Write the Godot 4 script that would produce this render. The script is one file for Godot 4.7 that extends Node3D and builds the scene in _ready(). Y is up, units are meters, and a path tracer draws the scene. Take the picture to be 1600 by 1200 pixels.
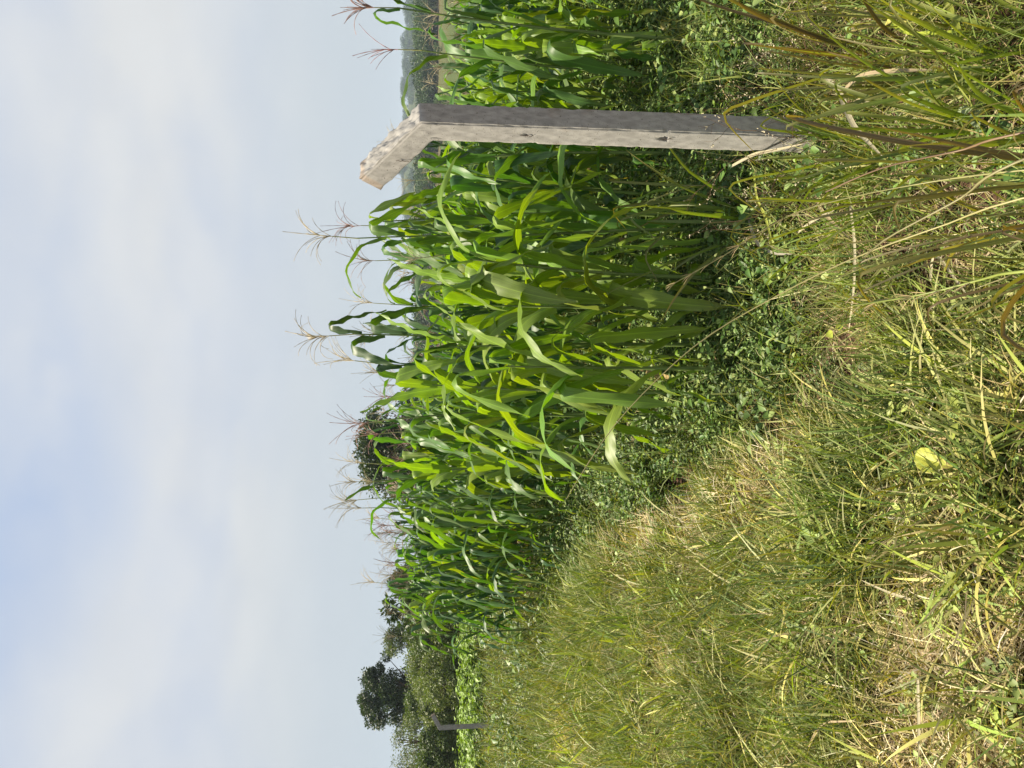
extends Node3D
# A maize field behind a concrete fence post, rough grass in front. The photograph lies on its side: the camera is rolled a quarter turn.

# ---------------------------------------------------------------- mesh builder
class MB:
	var v := PackedVector3Array()
	var n := PackedVector3Array()
	var c := PackedColorArray()
	var t := PackedVector2Array()
	var ix := PackedInt32Array()
	func grid(p: PackedVector3Array, cols: int, rows: int, cc: PackedColorArray, uv: PackedVector2Array, wrap := false) -> void:
		var b := v.size()
		var nn := PackedVector3Array()
		nn.resize(p.size())
		var ce := cols if wrap else cols - 1
		for r in rows - 1:
			for k in ce:
				var i0 := r * cols + k
				var i1 := r * cols + (k + 1) % cols
				var i2 := i0 + cols
				var i3 := i1 + cols
				for q in [[i0, i2, i1], [i1, i2, i3]]:
					var a: int = q[0]
					var d: int = q[1]
					var e: int = q[2]
					var f := (p[e] - p[a]).cross(p[d] - p[a])
					nn[a] += f
					nn[d] += f
					nn[e] += f
					ix.append(b + a)
					ix.append(b + d)
					ix.append(b + e)
		for i in nn.size():
			nn[i] = nn[i].normalized() if nn[i].length_squared() > 1e-20 else Vector3.UP
		v.append_array(p)
		n.append_array(nn)
		c.append_array(cc)
		t.append_array(uv)
	func tri(a: Vector3, b: Vector3, d: Vector3, col: Color) -> void:
		var f := (d - a).cross(b - a)
		f = f.normalized() if f.length_squared() > 1e-20 else Vector3.UP
		var o := v.size()
		for q in [a, b, d]:
			v.append(q)
			n.append(f)
			c.append(col)
			t.append(Vector2(0.25, 0.5))
		ix.append(o)
		ix.append(o + 1)
		ix.append(o + 2)
	func mesh(m: Material) -> ArrayMesh:
		var a := []
		a.resize(Mesh.ARRAY_MAX)
		a[Mesh.ARRAY_VERTEX] = v
		a[Mesh.ARRAY_NORMAL] = n
		a[Mesh.ARRAY_COLOR] = c
		a[Mesh.ARRAY_TEX_UV] = t
		a[Mesh.ARRAY_INDEX] = ix
		var am := ArrayMesh.new()
		am.add_surface_from_arrays(Mesh.PRIMITIVE_TRIANGLES, a)
		am.surface_set_material(0, m)
		return am

var rng := RandomNumberGenerator.new()
var bump := FastNoiseLite.new()
var patch := FastNoiseLite.new()
var M := {}
const EYE := Vector3(0, 1.6, 0)
const FOCAL := 1208.0
var fwd: Vector3
var upv: Vector3
var counts := {}

var lawn := PackedVector2Array([Vector2(0.6, -0.2), Vector2(0.36, -1.9), Vector2(0.3, -2.25), Vector2(0.02, -2.75), Vector2(-0.15, -3.5), Vector2(-0.45, -4.35), Vector2(-0.72, -4.85), Vector2(-1.32, -6.8), Vector2(-2.2, -8.6), Vector2(-3.1, -9.4), Vector2(-4.2, -9.8), Vector2(-5.4, -10.3), Vector2(-8, -11.5), Vector2(-30, -14), Vector2(-30, -0.2)])
var maize_area := PackedVector2Array([Vector2(7, -4.4), Vector2(2.6, -4.5), Vector2(1.3, -4.75), Vector2(0.8, -4.0), Vector2(0.1, -3.9), Vector2(-0.15, -4.3), Vector2(-0.44, -5.5), Vector2(-0.8, -6.7), Vector2(-1.75, -8.2), Vector2(-3.0, -10.0), Vector2(-3.35, -10.6), Vector2(-5.6, -23), Vector2(18, -23)])

func rf(a: float, b: float) -> float:
	return rng.randf_range(a, b)

func lin(points: Array, x: float) -> float:
	if x <= points[0][0]:
		return points[0][1]
	for i in points.size() - 1:
		if x < points[i + 1][0]:
			var k: float = (x - points[i][0]) / (points[i + 1][0] - points[i][0])
			k = k * k * (3.0 - 2.0 * k) * 0.35 + k * 0.65
			return lerpf(points[i][1], points[i + 1][1], k)
	return points[-1][1]

const VALLEY := [[0, 0], [6, 0], [12, -0.35], [25, -1.5], [60, -5.0], [130, -11.0], [255, -1.5], [330, 0.5], [520, -6.0], [900, -4.0], [3000, -10.0]]
const SHOULDER := [[0, 0], [4, 0], [19, -0.2], [60, -0.9], [200, -4.0], [520, -10.0], [3000, -20.0]]
const RIDGE := [[-0.7, 4.0], [-0.1, 12.0], [0.08, 15.0], [0.13, 20.0], [0.2, 33.0], [0.27, 42.0], [0.36, 36.0], [0.6, 30.0], [1.2, 20.0]]

func edge_distance(q: Vector2) -> float:
	var best := 1e9
	for i in range(1, 13):
		var k := Geometry2D.get_closest_point_to_segment(q, lawn[i], lawn[i + 1])
		best = minf(best, k.distance_to(q))
	return best

func ground(x: float, z: float) -> float:
	var d := -z
	var a := x / maxf(d, 0.5)
	var y := 0.0
	if d > 0:
		var side := smoothstep(-0.35, 0.02, a)
		y = lerpf(lin(SHOULDER, d), lin(VALLEY, d), side)
	var r := sqrt(x * x + z * z)
	if r > 480 and d > 0:
		var lift := smoothstep(520, 1250, r)
		y += lift * (lin(RIDGE, a) + 7.0 * bump.get_noise_2d(x * 0.01, z * 0.01))
	if r < 45:
		var k := smoothstep(45, 25, r)
		y += k * (0.05 * bump.get_noise_2d(x * 1.2, z * 1.2) + 0.02 * bump.get_noise_2d(x * 5.0, z * 5.0))
		if d > 0.5 and r < 18 and absf(x) < 12:
			var e := edge_distance(Vector2(x, z))
			y -= 0.09 * exp(-e * e / 0.045)
			if Geometry2D.is_point_in_polygon(Vector2(x, z), lawn):
				y += 0.05 * smoothstep(0.0, 0.5, e) + smoothstep(0.0, 0.6, e) * (0.07 * bump.get_noise_2d(x * 2.2 + 50.0, z * 2.2) + 0.05 * bump.get_noise_2d(x * 0.8, z * 0.8 + 20.0))
	return y

func at(x: float, z: float) -> Vector3:
	return Vector3(x, ground(x, z), z)

func ray(px: float, py: float) -> Vector3:
	return fwd + Vector3.RIGHT * (600.0 - py) / FOCAL + upv * (800.0 - px) / FOCAL

func on_ground(px: float, py: float) -> Vector3:
	var r := ray(px, py)
	var s := 0.5
	while s < 400.0:
		var q := EYE + r * s
		if q.y < ground(q.x, q.z):
			return at(q.x, q.z)
		s *= 1.01
	return EYE + r * s

func at_depth(px: float, py: float, depth: float) -> Vector3:
	return EYE + ray(px, py) * depth

# ---------------------------------------------------------------- naming
func tag(o: Node, label: String, category: String, group := "", kind := "") -> void:
	if label:
		o.set_meta("label", label)
	if category:
		o.set_meta("category", category)
	if group:
		o.set_meta("group", group)
	if kind:
		o.set_meta("kind", kind)

func numbered(called: String) -> String:
	var k: int = counts.get(called, 0)
	counts[called] = k + 1
	return called if k == 0 else "%s_%03d" % [called, k]

func thing(called: String, where: Vector3, label: String, category: String, group := "") -> Node3D:
	var o := Node3D.new()
	o.name = numbered(called)
	add_child(o)
	o.position = where
	tag(o, label, category, group)
	return o

func piece(parent: Node, called: String, mesh: Mesh) -> MeshInstance3D:
	var o := MeshInstance3D.new()
	o.name = called
	o.mesh = mesh
	parent.add_child(o, true)
	return o

# ---------------------------------------------------------------- shape helpers
func tube(mb: MB, pts: PackedVector3Array, radii: PackedFloat32Array, sides: int, col: Color, vary := 0.0) -> void:
	var p := PackedVector3Array()
	var cc := PackedColorArray()
	var uv := PackedVector2Array()
	var ref := Vector3(0.31, 0.11, 0.94).normalized()
	for i in pts.size():
		var d := (pts[mini(i + 1, pts.size() - 1)] - pts[maxi(i - 1, 0)]).normalized()
		var s := d.cross(ref).normalized()
		var b := d.cross(s)
		var k := 1.0 + rf(-vary, vary)
		for j in sides:
			var a := TAU * j / sides
			p.append(pts[i] + (s * cos(a) + b * sin(a)) * radii[i])
			cc.append(Color(col.r * k, col.g * k, col.b * k))
			uv.append(Vector2(0.15 + 0.2 * j / sides, float(i) / pts.size()))
	mb.grid(p, sides, pts.size(), cc, uv, true)

func blade(mb: MB, base: Vector3, yaw: float, length: float, width: float, lean: float, bend: float, col: Color, tip: Color, segs := 3, twist := 0.0) -> void:
	var dir := Vector3(cos(yaw), 0, sin(yaw))
	var side0 := Vector3(-sin(yaw), 0, cos(yaw))
	var p := PackedVector3Array()
	var cc := PackedColorArray()
	var uv := PackedVector2Array()
	var q := base
	for i in segs + 1:
		var s := float(i) / segs
		var th := lean + bend * s
		var tan := dir * sin(th) + Vector3.UP * cos(th)
		var side := side0.rotated(tan, twist * s)
		var w := width * 0.5 * (1.0 - pow(s, 2.2)) * (0.7 + 0.3 * minf(1.0, s * 4.0)) + 0.0002
		p.append(q - side * w)
		p.append(q + side * w)
		cc.append(col.lerp(tip, s))
		cc.append(col.lerp(tip, s))
		uv.append(Vector2(0.2, s))
		uv.append(Vector2(0.8, s))
		q += tan * length / segs
	mb.grid(p, 2, segs + 1, cc, uv)

func ovate(mb: MB, base: Vector3, dir: Vector3, up: Vector3, length: float, width: float, col: Color, fold := 0.25, droop := 0.3) -> void:
	var side := dir.cross(up).normalized()
	var nrm := side.cross(dir).normalized()
	var p := PackedVector3Array()
	var cc := PackedColorArray()
	var uv := PackedVector2Array()
	var prof := [0.08, 0.85, 1.0, 0.6, 0.03]
	for i in 5:
		var s := i / 4.0
		var m := base + dir * length * s - nrm * droop * length * s * s
		for a in [-1.0, 0.0, 1.0]:
			p.append(m + side * a * width * 0.5 * prof[i] + nrm * absf(a) * fold * width * prof[i])
			var k := 1.12 if a == 0.0 else 1.0
			cc.append(Color(col.r * k, col.g * k, col.b * k))
			uv.append(Vector2(0.5 + a * 0.5, s))
	mb.grid(p, 3, 5, cc, uv)

func small_leaf(mb: MB, base: Vector3, dir: Vector3, up: Vector3, length: float, width: float, col: Color) -> void:
	var side := dir.cross(up).normalized() * width * 0.5
	var nrm := side.cross(dir).normalized()
	var mid := base + dir * length * 0.5 - nrm * length * 0.06
	var tip := base + dir * length - nrm * length * 0.2
	mb.tri(base, mid - side, tip, col)
	mb.tri(base, tip, mid + side, col)

# ---------------------------------------------------------------- maize
func maize_leaf(mb: MB, base: Vector3, yaw: float, length: float, width: float, lean: float, bend: float, power: float, kink: float, kink_by: float, twist: float, col: Color, tip: Color, rows := 18, torn := 0.0) -> void:
	var p := PackedVector3Array()
	var cc := PackedColorArray()
	var uv := PackedVector2Array()
	var q := base
	var ph := rf(0, TAU)
	var ph2 := rf(0, TAU)
	var waves := rf(2.5, 5.0)
	var drift := rf(-0.9, 0.9)
	var mottle := rf(0, 100)
	var keel := rf(0.25, 0.5)
	var soft := rf(0.05, 0.13)
	for i in rows:
		var s := float(i) / (rows - 1)
		var y := yaw + drift * s * s
		var dir := Vector3(cos(y), 0, sin(y))
		var side0 := Vector3(-sin(y), 0, cos(y))
		var th := lean + bend * pow(s, power)
		if kink > 0.0:
			th += kink_by * smoothstep(kink - soft, kink + soft, s)
		th = minf(th, 3.05)
		var tan := dir * sin(th) + Vector3.UP * cos(th)
		var side := side0.rotated(tan, twist * s * s)
		var nrm := tan.cross(side)
		var w := width * 0.5 * (0.5 + 0.5 * smoothstep(0.0, 0.28, s)) * pow(maxf(0.0, 1.0 - pow(s, 2.4)), 0.85) + 0.0004
		for j in 5:
			var a := (j - 2) / 2.0
			var fold := lerpf(keel * 1.3, keel * 0.35, minf(1.0, s * 2.5))
			var wave := 0.011 * a * a * sin(waves * TAU * s + (ph if a > 0 else ph2)) * smoothstep(0.0, 0.2, s)
			var ww := w
			if torn > 0.0 and absf(a) == 1.0:
				ww *= 1.0 - torn * maxf(0.0, bump.get_noise_2d(s * 60.0 + mottle, a * 30.0))
			p.append(q + side * a * ww + nrm * (absf(a) * w * fold + wave))
			var k := smoothstep(0.72, 1.0, s + 0.12 * bump.get_noise_2d(mottle + a * 9.0, s * 20.0) + 0.03 * absf(a))
			var m := 1.0 + 0.14 * bump.get_noise_2d(mottle + s * 14.0, a * 6.0)
			var one := col.lerp(tip, k)
			cc.append(Color(one.r * m, one.g * m, one.b * m))
			uv.append(Vector2(0.5 + 0.5 * a, s))
		q += tan * length / (rows - 1)
	mb.grid(p, 5, rows, cc, uv)

func maize_stalk(mb: MB, h: float, r0: float, lean: Vector3, col: Color) -> void:
	var pts := PackedVector3Array()
	var rad := PackedFloat32Array()
	for i in 15:
		var s := i / 14.0
		pts.append(Vector3.UP * (h * s) + lean * s * s)
		rad.append(lerpf(r0, r0 * 0.34, s) * (1.16 if i % 2 == 1 and s < 0.8 else 1.0))
	tube(mb, pts, rad, 7, col, 0.1)

func maize_tassel(mb: MB, base: Vector3, dir: Vector3, size: float, branches: int, col: Color, droop: float) -> void:
	for k in branches + 1:
		var centre := k == 0
		var l := size * (1.0 if centre else rf(0.55, 0.85))
		var yaw := rf(0, TAU)
		var start := base + dir * size * (0.0 if centre else rf(0.0, 0.3))
		var th := rf(0.0, 0.12) if centre else rf(0.25, 0.6)
		var cur := rf(0.1, 0.5) if centre else rf(0.3, 1.5) * droop
		var out := Vector3(cos(yaw), 0, sin(yaw))
		var pts := PackedVector3Array()
		var rad := PackedFloat32Array()
		var q := start
		for i in 8:
			var s := i / 7.0
			pts.append(q)
			rad.append((0.0034 if centre else 0.0024) * (1.0 - 0.45 * s) * (1.35 if i % 2 else 0.8))
			var a := th + cur * s
			q += (out * sin(a) + dir * cos(a)).normalized() * l / 7.0
		var k2 := rf(0.75, 1.3)
		tube(mb, pts, rad, 3, Color(col.r * k2, col.g * k2, col.b * k2), 0.15)

# makes a whole plant; every organ goes to its own mesh, or to the one builder "all"
func maize(seed_: int, o: Dictionary, root: Node3D, all: MB = null) -> void:
	rng.seed = seed_
	var h: float = o.h
	var nl: int = o.leaves
	var col: Color = o.col
	var lean := Vector3(rf(-0.06, 0.06), 0, rf(-0.06, 0.06)) * h
	var rows := 18 if all == null else 9
	var mb: MB = all if all else MB.new()
	maize_stalk(mb, h, o.get("r", 0.0125), lean, Color(0.23, 0.33, 0.09))
	if not all:
		piece(root, "stalk", mb.mesh(M.stalk))
	var dead: int = o.get("dead", 2) - 1
	for i in nl:
		var t := float(i) / (nl - 1)
		var y := h * lerpf(0.07, o.get("top", 0.9), pow(t, 0.95))
		var yaw := (PI if i % 2 else 0.0) + rf(-0.45, 0.45)
		var hump := sin(PI * (0.18 + 0.68 * t))
		var len_: float = (0.44 + 0.45 * hump) * o.get("size", 1.0) * rf(0.85, 1.12)
		var wid: float = (0.062 + 0.052 * hump) * o.get("wide", 1.0) * rf(0.85, 1.1)
		var young := lerpf(0.6, 1.0, minf(1.0, t * 3.5))
		len_ *= young
		wid *= young
		var ln := lerpf(0.36, 0.14, t) * rf(0.7, 1.5)
		var bend: float = lerpf(1.9, o.get("tipbend", 1.5), t) * rf(0.85, 1.25)
		var pw := rf(1.2, 2.2)
		var kink := -1.0
		var kb := 0.0
		var posture := rng.randf()
		if posture < o.get("kinks", 0.4) * 0.5 + 0.5:
			kink = rf(0.22, 0.42)
			kb = rf(2.3, 2.8)
			bend = rf(0.0, 0.3)
		elif posture > 0.93 and t > 0.7:
			bend = rf(0.4, 0.9)
			len_ *= 0.75
		else:
			bend = rf(2.2, 2.9)
			pw = rf(0.75, 1.3)
			len_ *= 0.9
		var lc := Color(col.r * rf(0.85, 1.18), col.g * rf(0.9, 1.12), col.b * rf(0.8, 1.2))
		var tip := lc.lerp(Color(0.5, 0.44, 0.12), rf(0.0, 0.6) if t < 0.4 else rf(0.0, 0.2))
		var tw := rf(-1.2, 1.2)
		var torn := rf(0.0, 0.35)
		if i < dead:
			lc = Color(0.42, 0.30, 0.12) if rng.randf() < 0.6 else Color(0.5, 0.44, 0.1)
			tip = Color(0.46, 0.35, 0.2)
			ln = rf(0.9, 1.5)
			bend = rf(1.3, 1.9)
			wid *= 0.6
			len_ *= 0.8
			tw = rf(-4, 4)
		mb = all if all else MB.new()
		maize_leaf(mb, Vector3.UP * y + lean * pow(y / h, 2.0) , yaw, len_, wid, ln, bend, pw, kink, kb, tw, lc, tip, rows, torn)
		if not all:
			piece(root, "leaf", mb.mesh(M.maize))
	if o.get("ear", false):
		mb = all if all else MB.new()
		var pts := PackedVector3Array()
		var rad := PackedFloat32Array()
		var yw := rf(0, TAU)
		var out := Vector3(cos(yw), 0, sin(yw))
		for i in 8:
			var s := i / 7.0
			pts.append(Vector3.UP * (h * 0.48 + 0.2 * s) + out * (0.012 + 0.06 * s))
			rad.append(0.024 * sin(PI * (0.12 + 0.82 * s)) + 0.002)
		tube(mb, pts, rad, 7, Color(0.32, 0.40, 0.13), 0.1)
		var ear: MeshInstance3D
		if not all:
			ear = piece(root, "ear", mb.mesh(M.stalk))
			mb = MB.new()
		for k in 14:
			blade(mb, pts[7], rf(0, TAU), rf(0.05, 0.1), 0.004, rf(0.1, 0.6), rf(0.8, 2.2), Color(0.3, 0.13, 0.07), Color(0.2, 0.1, 0.06), 4)
		if not all:
			piece(ear, "silk", mb.mesh(M.dry))
	var ts: float = o.get("tassel", 0.0)
	if ts > 0.0:
		mb = all if all else MB.new()
		var d := (Vector3.UP + lean * 0.6 / h + Vector3(rf(-0.12, 0.12), 0, rf(-0.12, 0.12))).normalized()
		var b := Vector3.UP * h + lean
		tube(mb, PackedVector3Array([b - Vector3.UP * 0.02, b + d * ts * 0.5]), PackedFloat32Array([0.0042, 0.003]), 5, Color(0.3, 0.3, 0.13))
		maize_tassel(mb, b + d * ts * 0.5, d, ts, o.get("branches", 12), o.get("tcol", Color(0.46, 0.39, 0.26)), o.get("tdroop", 1.0))
		if not all:
			piece(root, "tassel", mb.mesh(M.dry))

# ---------------------------------------------------------------- trees
func leaf_cloud(mb: MB, centre: Vector3, radius: Vector3, count: int, size: float, col: Color, vary: float) -> void:
	for i in count:
		var d := Vector3(rng.randfn(), rng.randfn(), rng.randfn()).normalized()
		var q := centre + d * pow(rng.randf(), 0.45) * radius
		var dir := (d + Vector3(rf(-1, 1), rf(-1.0, 0.6), rf(-1, 1))).normalized()
		var up := Vector3(rf(-1, 1), rf(0.2, 1.4), rf(-1, 1)).normalized()
		var k := 1.0 + rf(-vary, vary)
		small_leaf(mb, q, dir, up, size * rf(0.7, 1.3), size * rf(0.4, 0.62), Color(col.r * k * rf(0.9, 1.1), col.g * k, col.b * k))

func tree(called: String, where: Vector3, height: float, wide: float, bare: float, seed_: int, clumps: int, per: int, leaf: float, col: Color, label: String, group: String, flat := 0.5) -> void:
	rng.seed = seed_
	var root := thing(called, where, label, "tree" if bare > 0.02 else "shrub", group)
	var wood := MB.new()
	var crown := MB.new()
	var top := height * (1.0 - flat * 0.5)
	var trunk := PackedVector3Array()
	var rad := PackedFloat32Array()
	for i in 7:
		var s := i / 6.0
		trunk.append(Vector3(rf(-0.03, 0.03) * height * s, top * s - 0.3 * (1 - s), rf(-0.03, 0.03) * height * s))
		rad.append(height * lerpf(0.028, 0.008, s))
	tube(wood, trunk, rad, 8, Color(0.13, 0.10, 0.07), 0.15)
	for k in clumps:
		var u := rf(0, TAU)
		var e := rf(-0.75, 1.0)
		var rr := sqrt(maxf(0.05, 1.0 - e * e)) * rf(0.55, 1.0)
		var lobe := 1.0 + 0.25 * sin(u * 2.0 + seed_) + 0.15 * sin(u * 5.0 + seed_ * 2)
		var hgt := height * (bare + (1.0 - bare) * (0.5 + 0.46 * e))
		var q := Vector3(cos(u) * rr * wide * 0.5 * lobe, hgt, sin(u) * rr * wide * 0.5 * lobe)
		var from := trunk[clampi(int(6.0 * hgt / height * 0.75), 1, 6)]
		var mid := from.lerp(q, 0.5) + Vector3(0, height * 0.03, 0)
		tube(wood, PackedVector3Array([from, mid, q]), PackedFloat32Array([height * 0.009, height * 0.006, height * 0.002]), 5, Color(0.12, 0.09, 0.06), 0.15)
		var cr := wide * rf(0.10, 0.19)
		var kk := rf(0.8, 1.25)
		leaf_cloud(crown, q, Vector3(cr, cr * rf(0.5, 0.8), cr), per, leaf, Color(col.r * kk, col.g * kk, col.b * kk), 0.3)
	piece(root, "trunk" if bare > 0.02 else "stem", wood.mesh(M.bark))
	piece(root, "crown" if bare > 0.02 else "foliage", crown.mesh(M.leaf))

# ---------------------------------------------------------------- scattering
func stuff(called: String, mesh: Mesh, where: Array, tints: Array, label: String, category: String) -> void:
	if where.is_empty():
		return
	var mm := MultiMesh.new()
	mm.transform_format = MultiMesh.TRANSFORM_3D
	mm.use_colors = true
	mm.mesh = mesh
	mm.instance_count = where.size()
	for i in where.size():
		mm.set_instance_transform(i, where[i])
		mm.set_instance_color(i, tints[i])
	var o := MultiMeshInstance3D.new()
	o.multimesh = mm
	o.name = numbered(called)
	add_child(o)
	tag(o, label, category, "", "stuff")

func pose(q: Vector3, scale_: float, tilt := 0.15) -> Transform3D:
	var b := Basis(Vector3.UP, rf(0, TAU)) * Basis(Vector3(rf(-1, 1), 0.01, rf(-1, 1)).normalized(), rf(0, tilt))
	return Transform3D(b.scaled(Vector3.ONE * scale_), q)

func tuft(seed_: int, blades: int, lmin: float, lmax: float, width: float, lean0: float, lean1: float, bend: float, spread: float, cols: Array, segs := 3) -> ArrayMesh:
	rng.seed = seed_
	var mb := MB.new()
	for i in blades:
		var a := rf(0, TAU)
		var r := sqrt(rng.randf()) * spread
		var col: Color = cols[rng.randi() % cols.size()]
		var k := rf(0.75, 1.25)
		col = Color(col.r * k, col.g * k, col.b * k)
		blade(mb, Vector3(cos(a) * r, rf(-0.01, 0.005), sin(a) * r), rf(0, TAU), rf(lmin, lmax), width * rf(0.7, 1.3), rf(lean0, lean1), rf(0.2, 1.0) * bend, col, col.lerp(Color(0.5, 0.44, 0.2), rf(0.0, 0.35)), segs, rf(-1.5, 1.5))
	return mb.mesh(M.grass)

func sprig(seed_: int, stems: int, h: float, leaf: float, pairs: int, cols: Array, spread: float, narrow := 0.55) -> ArrayMesh:
	rng.seed = seed_
	var mb := MB.new()
	for s in stems:
		var a := rf(0, TAU)
		var b := Vector3(cos(a), 0, sin(a)) * sqrt(rng.randf()) * spread
		var out := Vector3(rf(-1, 1), 0, rf(-1, 1)) * 0.4
		var hh := h * rf(0.5, 1.15)
		var tip := b + Vector3.UP * hh + out * hh
		tube(mb, PackedVector3Array([b - Vector3.UP * 0.02, b.lerp(tip, 0.5) + out * 0.02, tip]), PackedFloat32Array([0.0022, 0.0017, 0.001]), 3, Color(0.16, 0.2, 0.07))
		var yaw := rf(0, TAU)
		for i in pairs:
			var t := (i + 0.7) / pairs
			var q := b.lerp(tip, t)
			for k in 2:
				var y := yaw + i * 1.4 + k * PI
				var d := Vector3(cos(y), rf(-0.15, 0.7), sin(y)).normalized()
				var col: Color = cols[rng.randi() % cols.size()]
				var m := rf(0.75, 1.25)
				ovate(mb, q, d, (Vector3.UP + Vector3(rf(-0.5, 0.5), 0, rf(-0.5, 0.5))).normalized(), leaf * rf(0.5, 1.2), leaf * narrow * rf(0.8, 1.2), Color(col.r * m, col.g * m, col.b * m), rf(0.05, 0.3), rf(0.0, 0.5))
	return mb.mesh(M.leaf)

# ---------------------------------------------------------------- materials
func noise_texture(freq: float, lo: Color, hi: Color, seed_: int, size := 512, octaves := 5, normal := false, strength := 4.0) -> NoiseTexture2D:
	var nz := FastNoiseLite.new()
	nz.seed = seed_
	nz.frequency = freq
	nz.fractal_octaves = octaves
	var t := NoiseTexture2D.new()
	t.noise = nz
	t.width = size
	t.height = size
	t.seamless = true
	if normal:
		t.as_normal_map = true
		t.bump_strength = strength
	else:
		var g := Gradient.new()
		g.set_color(0, lo)
		g.set_color(1, hi)
		t.color_ramp = g
	return t

func plant_material(called: String, back: Color, rough: float, spec: float, tex: Texture2D = null) -> StandardMaterial3D:
	var m := StandardMaterial3D.new()
	m.resource_name = called
	m.vertex_color_use_as_albedo = true
	m.roughness = rough
	m.metallic_specular = spec
	m.cull_mode = BaseMaterial3D.CULL_DISABLED
	if back.r > 0:
		m.backlight_enabled = true
		m.backlight = back
	if tex:
		m.albedo_texture = tex
	return m

func concrete_texture() -> ImageTexture:
	var im := Image.create(1024, 1024, false, Image.FORMAT_RGB8)
	var nz := FastNoiseLite.new()
	nz.seed = 8
	nz.frequency = 0.008
	nz.fractal_octaves = 6
	for x in 1024:
		for y in 1024:
			var k := 0.86 + 0.13 * nz.get_noise_2d(x, y * 0.6)
			im.set_pixel(x, y, Color(k, k * 0.995, k * 0.985))
	rng.seed = 9
	for i in 900:      # air voids left by the mould
		var r := absf(rng.randfn()) * 2.2 + 0.8
		var cx := rng.randi_range(8, 1015)
		var cy := rng.randi_range(8, 1015)
		var deep := rf(0.35, 0.8)
		for dx in range(-7, 8):
			for dy in range(-7, 8):
				if Vector2(dx, dy * rf(0.8, 1.2)).length() < r:
					im.set_pixel(clampi(cx + dx, 0, 1023), clampi(cy + dy, 0, 1023), Color(deep, deep * 0.97, deep * 0.93))
	return ImageTexture.create_from_image(im)

func materials() -> void:
	var im := Image.create(128, 256, false, Image.FORMAT_RGB8)
	var nz := FastNoiseLite.new()
	nz.seed = 5
	nz.frequency = 0.03
	for x in 128:
		var u := absf((x + 0.5) / 128.0 - 0.5)
		var rib := exp(-pow(u / 0.03, 2.0))
		var vein := 0.5 + 0.5 * sin(x * 0.95)
		for y in 256:
			var k := 0.55 + 0.10 * vein + 0.16 * nz.get_noise_2d(x * 3.0, y * 0.25) + 0.07 * nz.get_noise_2d(x * 7.0, y * 4.0)
			var c := Color(k, k, k * 0.95).lerp(Color(1.0, 1.0, 1.0), rib * 0.85)
			im.set_pixel(x, y, c.linear_to_srgb())
	var leaf_tex := ImageTexture.create_from_image(im)
	M.maize = plant_material("maize_leaf", Color(1.0, 1.0, 0.42), 0.5, 0.6, leaf_tex)
	M.stalk = plant_material("maize_stalk", Color(0, 0, 0), 0.5, 0.5, leaf_tex)
	M.dry = plant_material("dry_stalk", Color(0, 0, 0), 0.9, 0.2)
	M.dry_leaf = plant_material("dry_leaf", Color(0.75, 0.7, 0.55), 0.75, 0.3, leaf_tex)
	M.grass = plant_material("grass_blade", Color(0.8, 0.8, 0.4), 0.55, 0.4)
	M.leaf = plant_material("leaf", Color(0.72, 0.75, 0.3), 0.5, 0.4)
	M.bark = plant_material("bark", Color(0, 0, 0), 0.95, 0.2)
	# soil: vertex colour times grain
	M.soil = plant_material("soil", Color(0, 0, 0), 0.97, 0.2)
	M.soil.cull_mode = BaseMaterial3D.CULL_BACK
	M.soil.albedo_texture = noise_texture(0.02, Color(0.45, 0.42, 0.4), Color(1, 1, 1), 3, 1024, 6)
	M.soil.uv1_triplanar = true
	M.soil.uv1_world_triplanar = true
	M.soil.uv1_scale = Vector3.ONE * 0.9
	M.soil.normal_enabled = true
	M.soil.normal_texture = noise_texture(0.03, Color.BLACK, Color.WHITE, 4, 512, 5, true, 8.0)
	# concrete
	M.concrete = plant_material("concrete", Color(0, 0, 0), 0.92, 0.3)
	M.concrete.albedo_texture = concrete_texture()
	M.concrete.uv1_triplanar = true
	M.concrete.uv1_scale = Vector3.ONE * 3.0
	M.concrete.normal_enabled = true
	M.concrete.normal_texture = noise_texture(0.035, Color.BLACK, Color.WHITE, 9, 1024, 5, true, 5.0)
	M.concrete.normal_scale = 0.25
	var wire := StandardMaterial3D.new()
	wire.albedo_color = Color(0.16, 0.12, 0.1)
	wire.metallic = 0.6
	wire.roughness = 0.7
	M.wire = wire

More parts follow.
